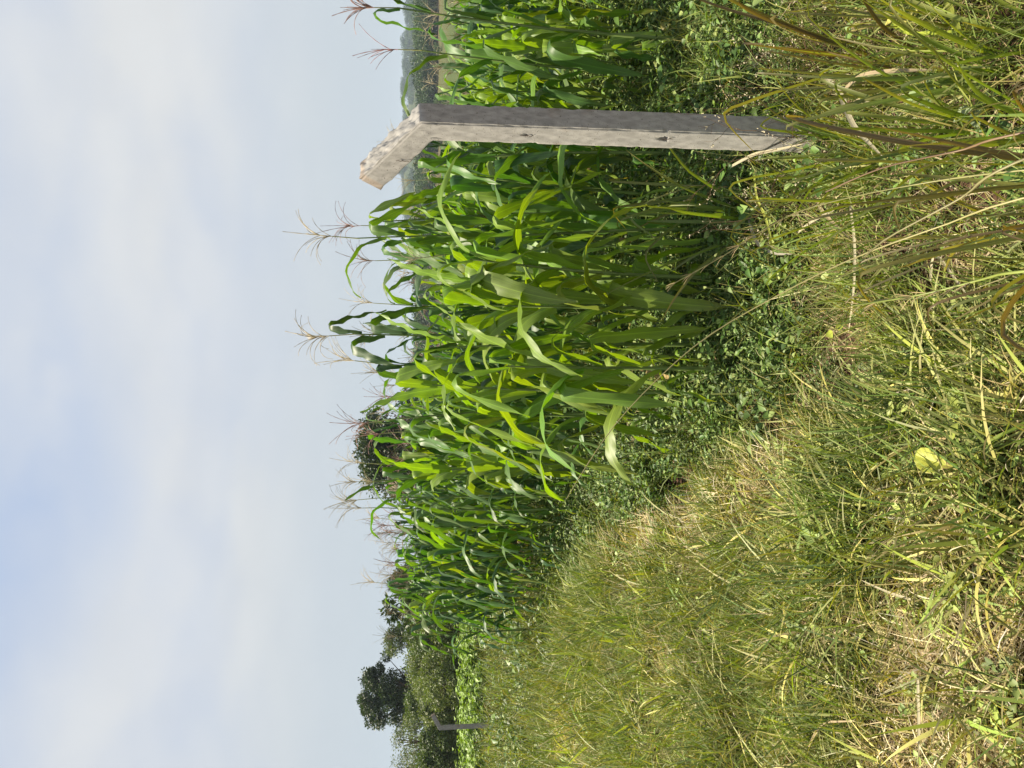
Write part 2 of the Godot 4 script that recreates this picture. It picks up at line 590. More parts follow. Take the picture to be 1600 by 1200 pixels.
# ---------------------------------------------------------------- sky
func sky_image() -> ImageTexture:
	var w := 768
	var h := 384
	var im := Image.create(w, h, false, Image.FORMAT_RGBF)
	var nz := FastNoiseLite.new()
	nz.seed = 21
	nz.frequency = 0.9
	nz.fractal_octaves = 5
	nz.domain_warp_enabled = true
	nz.domain_warp_amplitude = 0.5
	nz.domain_warp_frequency = 0.7
	for y in h:
		var el := (0.5 - (y + 0.5) / h) * PI
		for x in w:
			var az := wrapf((x + 0.5) / w * TAU, -PI, PI)
			var e := maxf(el, 0.0)
			var d := Vector3(sin(az) * cos(e), sin(e), -cos(az) * cos(e))
			var flat := Vector2(d.x, d.z) / (d.y + 0.22)
			var c := nz.get_noise_2d(flat.x * 1.0, flat.y * 1.3 + 4.0)
			var c2 := nz.get_noise_2d(flat.x * 2.6 + 9.0, flat.y * 3.4)
			var gap := 0.5 * exp(-pow((az + 0.12 + 0.1 * c) / 0.2, 2.0) - pow((e - 0.41 + 0.05 * c2) / 0.075, 2.0))
			var cover := clampf(0.84 + 0.42 * c + 0.16 * c2 - gap - 0.3 * smoothstep(0.34, 0.6, e), 0.0, 1.0)
			cover = lerpf(cover, 0.85, smoothstep(0.28, 0.05, e))
			var blue := Color(0.48, 0.60, 0.83).lerp(Color(0.36, 0.5, 0.82), smoothstep(0.5, 1.4, e))
			var cloud := Color(0.79, 0.81, 0.825) * (1.0 + 0.04 * c2)
			var low := Color(0.585, 0.665, 0.72)
			var col := blue.lerp(cloud, cover).lerp(low, smoothstep(0.3, 0.02, e) * 0.85)
			if el < 0.0:
				col = low.lerp(Color(0.16, 0.17, 0.1), smoothstep(0.0, -0.1, el))
			im.set_pixel(x, y, col)
	return ImageTexture.create_from_image(im)

func _ready() -> void:
	var pitch := atan(130.0 / FOCAL)
	fwd = Vector3(0, -sin(pitch), -cos(pitch))
	upv = Vector3(0, cos(pitch), -sin(pitch))
	var cam := Camera3D.new()
	cam.name = "camera"
	cam.transform = Transform3D(Basis(-upv, Vector3.RIGHT, -fwd), EYE)
	cam.fov = rad_to_deg(2.0 * atan(600.0 / FOCAL))
	cam.near = 0.05
	cam.far = 6000.0
	add_child(cam)
	var env := Environment.new()
	env.background_mode = Environment.BG_SKY
	var pan := PanoramaSkyMaterial.new()
	pan.panorama = sky_image()
	var sky := Sky.new()
	sky.sky_material = pan
	env.sky = sky
	env.background_energy_multiplier = 0.455
	env.tonemap_mode = Environment.TONE_MAPPER_LINEAR
	env.tonemap_exposure = 2.08
	env.sdfgi_enabled = true
	env.ssao_enabled = true
	env.ssil_enabled = true
	env.fog_enabled = true
	env.fog_density = 0.00028
	env.fog_light_color = Color(0.80, 0.87, 0.95)
	var we := WorldEnvironment.new()
	we.environment = env
	add_child(we)
	var sun := DirectionalLight3D.new()
	sun.name = "sun"
	var saz := deg_to_rad(-62.0)
	var sel := deg_to_rad(57.0)
	var sdir := Vector3(sin(saz) * cos(sel), sin(sel), -cos(saz) * cos(sel))
	sun.transform = Transform3D(Basis.looking_at(-sdir, Vector3.UP), Vector3(0, 20, 0))
	sun.light_energy = 1.6
	sun.light_color = Color(1.0, 0.95, 0.86)
	sun.light_angular_distance = 0.6
	sun.shadow_enabled = true
	add_child(sun)

	rng.seed = 1
	bump.seed = 11
	bump.frequency = 0.5
	bump.fractal_octaves = 3
	patch.seed = 12
	patch.frequency = 0.55
	patch.fractal_octaves = 3
	materials()
	make_ground()
	make_far()
	make_posts()
	make_maize()
	make_beans()
	make_lawn()
	make_weeds()
	make_details()

# ---------------------------------------------------------------- ground and distance
func field_colour(x: float, z: float) -> Color:
	var r := sqrt(x * x + z * z)
	var soil := Color(0.15, 0.095, 0.065)
	if r < 30:
		if Geometry2D.is_point_in_polygon(Vector2(x, z), lawn):
			return Color(0.15, 0.105, 0.055)
		return soil
	# strips of field across the slope, with their own crops, and scrub on the far hill
	var strip := int(floor((r + 14.0 * sin(x * 0.02)) / 21.0)) * 7 + int(floor((x + 0.3 * z) / 55.0)) * 3
	var kinds := [Color(0.16, 0.2, 0.07), Color(0.2, 0.2, 0.09), Color(0.14, 0.19, 0.06), Color(0.22, 0.18, 0.1), Color(0.18, 0.2, 0.08)]
	if r > 480:
		return Color(0.12, 0.16, 0.065) if patch.get_noise_2d(x * 0.02, z * 0.02) > -0.15 else Color(0.17, 0.19, 0.08)
	return kinds[posmod(strip, 5)]

func make_ground() -> void:
	var radii := [0.0]
	var r := 0.4
	while r < 2600.0:
		radii.append(r)
		r *= 1.035 if r > 8.0 else (1.0 + 0.06 / r if r > 1.5 else 1.15)
		if r > 60.0:
			r *= 1.015
	var na := 420
	var p := PackedVector3Array()
	var cc := PackedColorArray()
	var uv := PackedVector2Array()
	for k in radii.size():
		for j in na:
			var t := float(j) / na
			# finer towards the field
			var a := TAU * t - PI
			a = a - 0.75 * sin(a)
			var x: float = sin(a) * radii[k]
			var z: float = -cos(a) * radii[k]
			p.append(at(x, z))
			cc.append(field_colour(x, z))
			uv.append(Vector2(x, z))
	var mb := MB.new()
	mb.grid(p, na, radii.size(), cc, uv, true)
	if mb.n[na * 20].y < 0:
		for i in mb.n.size():
			mb.n[i] = -mb.n[i]
		for i in range(0, mb.ix.size(), 3):
			var s := mb.ix[i]
			mb.ix[i] = mb.ix[i + 1]
			mb.ix[i + 1] = s
	var o := piece(self, "ground", mb.mesh(M.soil))
	tag(o, "reddish brown soil of the field and rough verge", "ground", "", "structure")

func make_far() -> void:
	# woodland across the valley and hedges between its fields: one far mass
	var blob := MB.new()
	rng.seed = 40
	for k in 16:
		var d := Vector3(rng.randfn(), rng.randfn(), rng.randfn()).normalized() * rf(0.3, 0.8)
		leaf_cloud(blob, Vector3(d.x, 0.8 + d.y * 0.75, d.z), Vector3(0.42, 0.36, 0.42), 46, 0.17, Color(0.05, 0.085, 0.025) * rf(0.75, 1.3), 0.35)
	tube(blob, PackedVector3Array([Vector3(0, -0.4, 0), Vector3(0, 0.9, 0)]), PackedFloat32Array([0.07, 0.04]), 5, Color(0.1, 0.08, 0.06))
	var where := []
	var tints := []
	for i in 520:
		var a := rf(0.02, 0.75)
		var d := rf(255, 345)
		var s := rf(3.0, 5.4)
		where.append(Transform3D(Basis(Vector3.UP, rf(0, TAU)).scaled(Vector3(s * 1.1, s * rf(0.8, 1.2), s * 1.1)), at(a * d, -d)))
		var k := rf(0.7, 1.25)
		tints.append(Color(k, k, k * 0.9))
	for i in 260:
		var row := rng.randi() % 5
		var d2 := 150.0 + row * 22.0 + rf(-1.5, 1.5)
		var a2 := rf(0.1, 0.7)
		if patch.get_noise_2d(a2 * 9.0, row * 7.0) < 0.05:
			continue
		var s2 := rf(0.7, 2.0)
		where.append(Transform3D(Basis(Vector3.UP, rf(0, TAU)).scaled(Vector3(s2, s2, s2)), at(a2 * d2, -d2)))
		tints.append(Color(1.1, 1.15, 0.9) * rf(0.8, 1.3))
	for i in 900:
		var a3 := rf(-0.7, 0.75)
		var d3 := rf(620, 1400)
		var s3 := rf(4, 9)
		where.append(Transform3D(Basis(Vector3.UP, rf(0, TAU)).scaled(Vector3(s3 * 1.5, s3 * 0.8, s3 * 1.5)), at(a3 * d3, -d3)))
		tints.append(Color(1, 1, 1) * rf(0.8, 1.2))
	stuff("far_woodland", blob.mesh(M.leaf), where, tints, "dark hazy woodland and hedges on the far side of the valley", "woodland")

	# trees and shrubs behind the maize and the bean field
	var dark := Color(0.05, 0.08, 0.022)
	var q := at_depth(700, 708, 55.0)
	tree("broad_tree", at(q.x, q.z), 1.6 + 55.0 * 112.0 / FOCAL - ground(q.x, q.z) , 6.3, 0.12, 101, 150, 230, 0.25, dark, "dense dark round-crowned tree rising behind tasselled maize", "", 0.4)
	q = at_depth(700, 1085, 70.0)
	tree("spreading_tree", at(q.x, q.z), 1.6 + 70.0 * 105.0 / FOCAL - ground(q.x, q.z), 5.3, 0.42, 102, 60, 250, 0.24, dark, "dark spreading tree with its bare trunk showing above the shrubs", "", 0.6)
	q = at_depth(700, 1000, 62.0)
	tree("bushy_tree", at(q.x, q.z), 1.6 + 62.0 * 68.0 / FOCAL - ground(q.x, q.z), 3.6, 0.2, 103, 60, 150, 0.18, Color(0.11, 0.145, 0.05), "grey green bushy tree between maize edge and dark spreading tree", "", 0.5)
	q = at_depth(700, 952, 34.0)
	tree("young_tree", at(q.x, q.z), 1.6 + 34.0 * 72.0 / FOCAL - ground(q.x, q.z), 1.9, 0.3, 104, 26, 22, 0.26, dark, "slim young tree with large dark leaves behind the maize edge", "", 0.6)
	q = at_depth(700, 912, 45.0)
	tree("rounded_tree", at(q.x, q.z), 1.6 + 45.0 * 62.0 / FOCAL - ground(q.x, q.z), 3.2, 0.1, 105, 50, 160, 0.17, Color(0.07, 0.1, 0.03), "small rounded tree just behind leftmost maize tassels", "", 0.5)
	var spots := [[1195, 52, 54, 4.0], [1160, 48, 56, 3.8], [1128, 56, 38, 3.8], [1090, 50, 33, 4.2], [1058, 48, 26, 3.6], [1030, 46, 34, 3.4], [985, 44, 36, 3.6], [1215, 44, 44, 3.6], [940, 42, 40, 3.4], [1180, 40, 16, 3.2], [1110, 41, 10, 3.2], [1050, 40, 8, 3.0]]
	var hedge_words := ["", "", "dense green shrub at the foot of the dark spreading tree, beyond its trunk", "dense green shrub right under the dark spreading tree's crown", "dark green shrub beside the bare trunk of the spreading tree", "green shrub between the spreading tree and the grey green bushy tree", "green shrub in front of the grey green bushy tree", "", "dark green shrub behind the last maize plants, under the slim young tree", "low green shrub in front of the airy shrubs", "low green shrub behind the dark far post", "dark low shrub just behind the bean rows nearest the maize"]
	for i in spots.size():
		var s: Array = spots[i]
		q = at_depth(700, s[0], s[1])
		var hgt: float = 1.6 + s[1] * s[2] / FOCAL - ground(q.x, q.z)
		var c := Color(0.16, 0.2, 0.06) if i % 3 else Color(0.10, 0.14, 0.04)
		if i == 1 or i == 0 or i == 7:
			tree("thin_shrub", at(q.x, q.z), hgt, s[3], 0.0, 200 + i, 34, 60, 0.14, Color(0.14, 0.17, 0.08), "airy grey green shrub with sky showing through its top", "airy shrubs in the hedge", 0.3)
		else:
			tree("hedge_shrub", at(q.x, q.z), hgt, s[3], 0.0, 200 + i, 56, 150, 0.15, c, hedge_words[i], "shrubs in the hedge behind the beans", 0.3)

# ---------------------------------------------------------------- fence posts
func post_mesh(side: float, kink: float, run: float, rise: float, rough: float, seed_: int, holes: Array, paint: Color) -> ArrayMesh:
	# a square section swept up the shaft and along the cranked arm; x runs along the arm, z is the side face
	var nz := FastNoiseLite.new()
	nz.seed = seed_
	nz.frequency = 9.0
	nz.fractal_octaves = 4
	var fine := FastNoiseLite.new()
	fine.seed = seed_ + 1
	fine.frequency = 60.0
	var half := side * 0.5
	var arm := Vector2(run, rise)
	var ad := arm.normalized()
	var shaft_steps := []
	for i in 91:
		shaft_steps.append(i / 90.0)
	for h in holes:
		for i in range(-6, 7):
			shaft_steps.append((h[1] + i * 0.0028 + 0.4) / (kink + 0.4))
	shaft_steps = shaft_steps.filter(func(k): return k <= 1.0 and k >= 0.0)
	shaft_steps.sort()
	var nshaft := shaft_steps.size() - 1
	var path := []       # [outer point, inner point] in (x, y)
	var mitre := (Vector2(0, 1) + ad).normalized()
	var across := Vector2(mitre.y, -mitre.x)
	var spread := side / absf(across.dot(Vector2(1, 0)))
	var outer_k := Vector2(-half, kink)
	var inner_k := outer_k + across * spread
	for s in shaft_steps:
		var yo := lerpf(-0.4, outer_k.y, s)
		var yi := lerpf(-0.4, inner_k.y, s)
		path.append([Vector2(-half, yo), Vector2(half, yi)])
	var len_ := arm.length()
	for i in range(1, 31):
		var s := i / 30.0
		var perp := Vector2(ad.y, -ad.x) * side
		var o2 := outer_k + arm * s
		var i2 := (inner_k).lerp(outer_k + arm + perp * 1.08, s)
		path.append([o2, i2])
	var p := PackedVector3Array()
	var cc := PackedColorArray()
	var uv := PackedVector2Array()
	var seg := 26
	var ring := seg * 4
	for k in path.size():
		var on_arm := k > nshaft
		for f in 4:
			for j in seg:
				var t := float(j) / seg
				var a := 0.0
				var b := 0.0
				match f:
					0:
						a = t
						b = 1.0
					1:
						a = 1.0
						b = 1.0 - t
					2:
						a = 1.0 - t
						b = 0.0
					3:
						a = 0.0
						b = t
				var m: Vector2 = path[k][0].lerp(path[k][1], a)
				var q := Vector3(m.x, m.y, (b - 0.5) * side)
				# rounded, chipped arrises
				var corner := maxf(absf(a - 0.5), 0.0) * maxf(absf(b - 0.5), 0.0) * 4.0
				var chip := smoothstep(0.75, 1.0, corner)
				var centre := Vector3(path[k][0].lerp(path[k][1], 0.5).x, path[k][0].lerp(path[k][1], 0.5).y, 0)
				var out := (q - centre).normalized()
				var e := nz.get_noise_3dv(q) * 0.0009 * rough + fine.get_noise_3dv(q) * 0.0004 * rough
				if on_arm and f == 3:
					e += (nz.get_noise_3dv(q * 2.3) * 0.014 + fine.get_noise_3dv(q) * 0.006) * rough
				if on_arm and f == 1:
					e += nz.get_noise_3dv(q * 2.0) * 0.006 * rough
				if f == 0 and (j == 1 or j == 2):
					e -= 0.0035 * maxf(0.0, 0.75 + nz.get_noise_3dv(q * 3.0))
				e -= chip * (0.0015 + 0.014 * maxf(0.0, nz.get_noise_3dv(q * 1.7) - 0.1) * rough)
				var hollow := 0.0
				for h in holes:
					if f == 0:
						var away := Vector2(q.x - h[0], (q.y - h[1]) * h[3]).length() * (1.0 + 0.5 * fine.get_noise_3dv(q * 1.5))
						hollow = maxf(hollow, smoothstep(h[2], h[2] * 0.55, away))
				q += out * e
				q.z -= hollow * 0.014
				p.append(q)
				var stain := smoothstep(0.05, 0.4, nz.get_noise_3dv(q * 0.8 + Vector3(3, 0, 1))) * smoothstep(0.16, 0.02, absf(q.y - 1.02))
				var spot := smoothstep(0.35, 0.6, fine.get_noise_3dv(q * 0.5))
				var col := paint * (1.0 + 0.10 * nz.get_noise_3dv(q * 0.5)) * (1.0 - 0.25 * spot)
				col = col.lerp(Color(0.33, 0.24, 0.17), stain * 0.75)
				if on_arm and k > path.size() - 4:
					col = col.lerp(Color(0.5, 0.33, 0.2), 0.35)
				cc.append(col)
				uv.append(Vector2(t, k * 0.05))
	var mb := MB.new()
	mb.grid(p, ring, path.size(), cc, uv, true)
	# the broken end of the arm
	var last := (path.size() - 1) * ring
	var mid := Vector3.ZERO
	for j in ring:
		mid += p[last + j]
	mid /= ring
	mid += Vector3(ad.x, ad.y, 0) * 0.006
	for j in ring:
		mb.tri(mid, p[last + (j + 1) % ring], p[last + j], Color(0.47, 0.36, 0.25))
	# make the outside the front
	var fi := 20 * ring
	if mb.n[fi + 13].z < 0.0:
		for i in mb.n.size():
			mb.n[i] = -mb.n[i]
		for i in range(0, mb.ix.size(), 3):
			var s := mb.ix[i]
			mb.ix[i] = mb.ix[i + 1]
			mb.ix[i + 1] = s
	return mb.mesh(M.concrete)

func make_posts() -> void:
	rng.seed = 300
	var side := 0.1
	# edge nearest the camera at x = -side / 2, z = side / 2 of the post's own axes
	var kink := at_depth(657, 190, 3.0)
	var az := atan2(kink.x, -kink.z) - PI / 4
	var along := Vector3(sin(az), 0, -cos(az))
	var face := Vector3(-cos(az), 0, -sin(az))
	var centre := Vector3(kink.x, 0, kink.z) + along * side * 0.5 - face * side * 0.5
	var root := thing("fence_post", centre, "pale concrete fence post with cranked top arm rising from dry weeds", "fence post", "concrete fence posts")
	root.transform.basis = Basis(along, Vector3.UP, face)
	var body := piece(root, "shaft", post_mesh(side, kink.y, 0.34, 0.26, 1.0, 31, [[0.028, kink.y - 0.07, 0.011, 1.3], [0.004, kink.y - 0.42, 0.007, 1.0], [-0.004, kink.y - 0.99, 0.012, 0.8]], Color(0.47, 0.455, 0.425)))
	# ends of tying wire left in the holes of the side face and in the arm
	for h in [[0.004, kink.y - 0.42], [-0.004, kink.y - 0.99], [0.17, kink.y + 0.075]]:
		var eye := MB.new()
		var c := Vector3(h[0], h[1], side * 0.5)
		for k in 2:
			var pts := PackedVector3Array([c + Vector3(0, 0, -0.012), c + Vector3(rf(-0.002, 0.002), 0.001, 0.002)])
			var up_ := 1.0 if k else -1.0
			for i in 3:
				pts.append(c + Vector3(rf(-0.006, 0.006), up_ * 0.009 * (i + 1), 0.003 + rf(0, 0.002)))
			tube(eye, pts, PackedFloat32Array([0.0012, 0.0012, 0.0012, 0.0011, 0.0009]), 5, Color(0.09, 0.06, 0.045))
		piece(root, "wire_tie", eye.mesh(M.dry))
	# the posts farther along the line
	var far := [[686, 1137, 778, 19.0, 1, "dark weathered concrete fence post standing before the bright bean rows"]]
	for i in far.size():
		var f: Array = far[i]
		var k2 := at_depth(f[0], f[1], f[3])
		var g := ground(k2.x, k2.z)
		var r2 := thing("fence_post", Vector3(k2.x, g, k2.z), f[5], "fence post", "concrete fence posts")
		var yaw := 0.15
		r2.transform.basis = Basis(Vector3.UP, yaw)
		piece(r2, "shaft", post_mesh(0.098, k2.y - g, 0.34, 0.2, 0.8, 35 + i, [], Color(0.4, 0.39, 0.375)))

# ---------------------------------------------------------------- maize field
func make_maize() -> void:
	var deep := Color(0.095, 0.235, 0.07)
	var mid := Color(0.18, 0.36, 0.07)
	var pale := Color(0.34, 0.55, 0.065)
	var kinds := [
		{"h": 1.95, "leaves": 13, "col": deep, "tassel": 0.30, "ear": true, "kinks": 0.5},
		{"h": 1.85, "leaves": 13, "col": mid, "ear": true, "kinks": 0.45, "top": 0.97},
		{"h": 2.0, "leaves": 14, "col": mid, "tassel": 0.32, "tdroop": 1.5, "kinks": 0.35},
		{"h": 1.7, "leaves": 12, "col": deep, "tassel": 0.26, "kinks": 0.5, "dead": 3},
		{"h": 1.6, "leaves": 12, "col": mid, "kinks": 0.3, "tipbend": 1.9, "top": 0.98},
		{"h": 1.5, "leaves": 13, "col": pale, "kinks": 0.25, "tipbend": 2.1, "top": 0.98, "wide": 1.1, "dead": 1, "size": 1.08},
		{"h": 1.35, "leaves": 12, "col": pale, "kinks": 0.3, "tipbend": 2.2, "top": 0.99, "wide": 1.15, "dead": 1, "size": 1.08},
		{"h": 1.85, "leaves": 14, "col": pale, "ear": true, "kinks": 0.4, "top": 0.97},
		{"h": 1.75, "leaves": 13, "col": mid, "tassel": 0.3, "tdroop": 1.4, "kinks": 0.6, "tcol": Color(0.38, 0.24, 0.2)},
		{"h": 1.55, "leaves": 12, "col": deep, "kinks": 0.5, "tipbend": 1.9, "top": 0.97, "wide": 1.1},
	]
	var proto := []
	for i in kinds.size():
		var n := Node3D.new()
		maize(500 + i, kinds[i], n)
		proto.append(n)
	# plants that stand out
	var heroes := [
		# [pixel of the base, distance, kind, height factor, yaw degrees, label]
		[528, 5.4, {"h": 2.1, "leaves": 13, "col": Color(0.085, 0.2, 0.05), "tassel": 0.3, "tdroop": 1.9, "kinks": 0.85, "branches": 16, "top": 0.97, "ear": true}, 20, "tallest dark green maize plant, its drooping tassel clear against the sky"],
		[48, 4.6, {"h": 1.78, "leaves": 10, "col": mid, "tassel": 0.26, "tdroop": 1.2, "kinks": 0.7, "top": 0.99, "branches": 16, "tcol": Color(0.33, 0.2, 0.16)}, -15, "slender maize plant with a dense brown tassel, beyond the post from the beans"],
		[106, 5.1, {"h": 1.66, "leaves": 10, "col": mid, "tassel": 0.3, "tdroop": 0.5, "kinks": 0.6, "branches": 7, "tcol": Color(0.3, 0.16, 0.15)}, 10, "maize plant with a sparse purplish tassel beside the post's straight shaft"],
		[372, 6.2, {"h": 1.95, "leaves": 13, "col": mid, "tassel": 0.36, "tdroop": 1.4, "kinks": 0.5, "tcol": Color(0.34, 0.22, 0.19)}, 30, "maize plant with a wide curling purplish tassel between post and tallest plant"],
		[418, 6.4, {"h": 1.88, "leaves": 12, "col": mid, "tassel": 0.32, "tdroop": 1.3, "kinks": 0.4, "tcol": Color(0.42, 0.3, 0.24)}, -30, "maize plant with a tan tassel bent over to one side"],
		[775, 7.6, {"h": 2.2, "leaves": 14, "col": mid, "tassel": 0.36, "tdroop": 0.8, "kinks": 0.5, "branches": 18}, 10, "tall maize plant with a spiky tassel in front of the round-crowned tree"],
		[735, 7.4, {"h": 2.2, "leaves": 14, "col": Color(0.12, 0.27, 0.05), "tassel": 0.26, "tdroop": 1.3, "kinks": 0.4}, 25, "tall leafy maize plant whose short tan tassel touches the round-crowned tree"],
		[985, 11.2, {"h": 1.95, "leaves": 11, "col": deep, "tassel": 0.36, "tdroop": 0.5, "kinks": 0.6}, 0, "lone thin maize plant at the field's end with a pale upright tassel"],
		[430, 3.95, {"h": 1.38, "leaves": 12, "col": pale, "kinks": 0.3, "tipbend": 2.2, "top": 0.99, "wide": 1.2, "dead": 1, "size": 1.05}, 12, "bright yellow green young maize plant at the very front of the field, nearest the post"],
		[480, 3.95, {"h": 1.3, "leaves": 11, "col": pale, "kinks": 0.3, "tipbend": 2.2, "top": 0.99, "wide": 1.15, "dead": 2, "size": 1.0}, -20, "narrow-leaved bright green young maize plant between two broader ones"],
		[575, 3.95, {"h": 1.22, "leaves": 12, "col": pale, "kinks": 0.2, "tipbend": 2.4, "top": 0.99, "wide": 1.2, "dead": 2, "size": 1.1}, 0, "bright green young maize plant with a long leaf arching down to the weeds"],
		[330, 4.6, {"h": 1.1, "leaves": 10, "col": Color(0.22, 0.4, 0.07), "kinks": 0.1, "tipbend": 2.3, "top": 0.95, "wide": 0.8, "dead": 1, "size": 1.2}, 35, "short maize plant with long narrow bow-shaped leaves beside the post"],
	]
	var taken := []
	for i in heroes.size():
		var hr: Array = heroes[i]
		var q := at_depth(800, hr[0], hr[1])
		var g := at(q.x, q.z)
		var t := thing("maize_plant", g, hr[4], "maize plant", "maize plants in the field")
		t.rotation.y = deg_to_rad(hr[3])
		maize(700 + i, hr[2], t)
		taken.append(Vector2(g.x, g.z))
	# the rest in rows that follow the field's edge
	rng.seed = 77
	var along := Vector2(-0.52, -0.854)
	var over := Vector2(0.854, -0.52)
	var spots := []
	for i in range(-40, 60):
		for j in range(-12, 100):
			var q2 := Vector2(0.3, -4.0) + over * (i * 0.66 + rf(-0.08, 0.08)) + along * (j * 0.31 + rf(-0.1, 0.1))
			if not Geometry2D.is_point_in_polygon(q2, maize_area):
				continue
			var d := -q2.y
			if q2.x > 0.5 * d + 1.0 or q2.x < -0.5 * d - 1.0:
				continue
			var free := true
			for tk in taken:
				if tk.distance_to(q2) < 0.22:
					free = false
			# a thin place shows the valley over the low maize beyond the post
			if free and rng.randf() > 0.12:
				spots.append(q2)
	spots.sort_custom(func(a, b): return a.length() < b.length())
	var far_where := []
	var far_tint := []
	for i in spots.size():
		var q3: Vector2 = spots[i]
		var right_side := smoothstep(0.2, 0.4, q3.x / -q3.y)
		var pick := rng.randi() % 10
		if -q3.y < 5.6 and rng.randf() < 0.6:
			pick = [4, 5, 6, 9][rng.randi() % 4]
		if right_side > 0.5 and rng.randf() < 0.65:
			pick = [5, 6, 4, 5][rng.randi() % 4]
		var size := rf(0.86, 1.08) * lerpf(1.14, 0.98, smoothstep(-0.08, 0.12, q3.x / -q3.y)) * lerpf(1.0, 0.8, right_side)
		if -q3.y < 5.0:
			size *= 0.97
		var yaw := rf(-0.6, 0.6) + (PI if rng.randf() < 0.5 else 0.0)
		if rng.randf() < 0.3:
			yaw = rf(0, TAU)
		if i < 288:
			var n2: Node3D = proto[pick].duplicate()
			n2.name = numbered("maize_plant")
			add_child(n2)
			n2.position = at(q3.x, q3.y)
			n2.rotation = Vector3(rf(-0.05, 0.05), yaw, rf(-0.05, 0.05))
			n2.scale = Vector3.ONE * size
			var has_tassel: bool = kinds[pick].has("tassel")
			var shade: String = "dark green" if kinds[pick].col == deep else ("mid green" if kinds[pick].col == mid else "yellow green")
			var place := "in the front rows by the weeds" if i < 90 else "inside the field behind the front rows"
			if q3.x / -q3.y > 0.33:
				place = "in the low rows beyond the post"
			elif q3.y < -7.0 and i < 200:
				place = "in the rows towards the bean field"
			var words := "%s maize plant %s %s" % [shade, "with a tan tassel" if has_tassel else "without a tassel", place]
			tag(n2, words, "maize plant", words.replace("maize plant", "maize plants"))
		else:
			far_where.append(Transform3D(Basis(Vector3.UP, yaw).scaled(Vector3.ONE * size), at(q3.x, q3.y)))
			var k := rf(0.8, 1.2)
			far_tint.append(Color(k * rf(0.9, 1.2), k, k))
	for n in proto:
		n.free()
	var all := MB.new()
	maize(900, {"h": 1.85, "leaves": 12, "col": mid, "tassel": 0.3, "kinks": 0.45}, null, all)
	stuff("maize_field", all.mesh(M.maize), far_where, far_tint, "mass of maize plants farther back in the field", "maize field")
	print("maize spots ", spots.size())

func make_beans() -> void:
	# bean rows beyond the far post
	rng.seed = 55
	var shapes := []
	for k in 5:
		var mb := MB.new()
		for s in 11:
			var a := rf(0, TAU)
			var tip := Vector3(cos(a) * rf(0.05, 0.3), rf(0.25, 0.62), sin(a) * rf(0.05, 0.3))
			tube(mb, PackedVector3Array([Vector3.ZERO, tip * 0.5, tip]), PackedFloat32Array([0.006, 0.005, 0.003]), 3, Color(0.15, 0.22, 0.06))
			for j in 9:
				var q := tip * rf(0.45, 1.05)
				var col := Color(0.22, 0.33, 0.05) * rf(0.6, 1.25)
				ovate(mb, q, Vector3(rf(-1, 1), rf(-0.3, 0.4), rf(-1, 1)).normalized(), Vector3.UP, rf(0.11, 0.19), rf(0.08, 0.13), col, 0.12, 0.3)
		shapes.append(mb.mesh(M.leaf))
	var made := 0
	for r in 16:
		for c in 70:
			var d := 20.2 + r * (0.85 + 0.07 * r) + rf(-0.12, 0.12)
			var x := -0.5 * d - 1.2 + c * 0.48 * (1.0 + 0.02 * r) + rf(-0.15, 0.15)
			if x > -0.27 * d or x > -5.0:
				continue
			if rng.randf() < 0.22 + 0.5 * maxf(0.0, patch.get_noise_2d(x * 0.8, d * 0.8)):
				continue
			made += 1
			if made > 290:
				continue
			var o := thing("bean_plant", at(x, -d), "bright yellow green bean plant in the rows behind the far posts", "bean plant", "bean plants in rows")
			o.rotation.y = rf(0, TAU)
			o.scale = Vector3.ONE * rf(1.0, 1.5)
			piece(o, "foliage", shapes[rng.randi() % 5])
	print("beans ", made)

# ---------------------------------------------------------------- grass and weeds
func in_view(x: float, z: float, margin: float) -> bool:
	var d := -z
	return absf(x) < 0.52 * d + margin

func bare_patch(x: float, z: float) -> bool:
	for c in [[0.0, -2.8, 0.2], [-0.2, -3.55, 0.13], [-0.66, -4.8, 0.2], [-3.2, -10.2, 0.3]]:
		if Vector2(x - c[0], (z - c[1]) * 0.7).length() < c[2] * (1.0 + 0.6 * bump.get_noise_2d(x * 9.0, z * 9.0)):
			return true
	return false

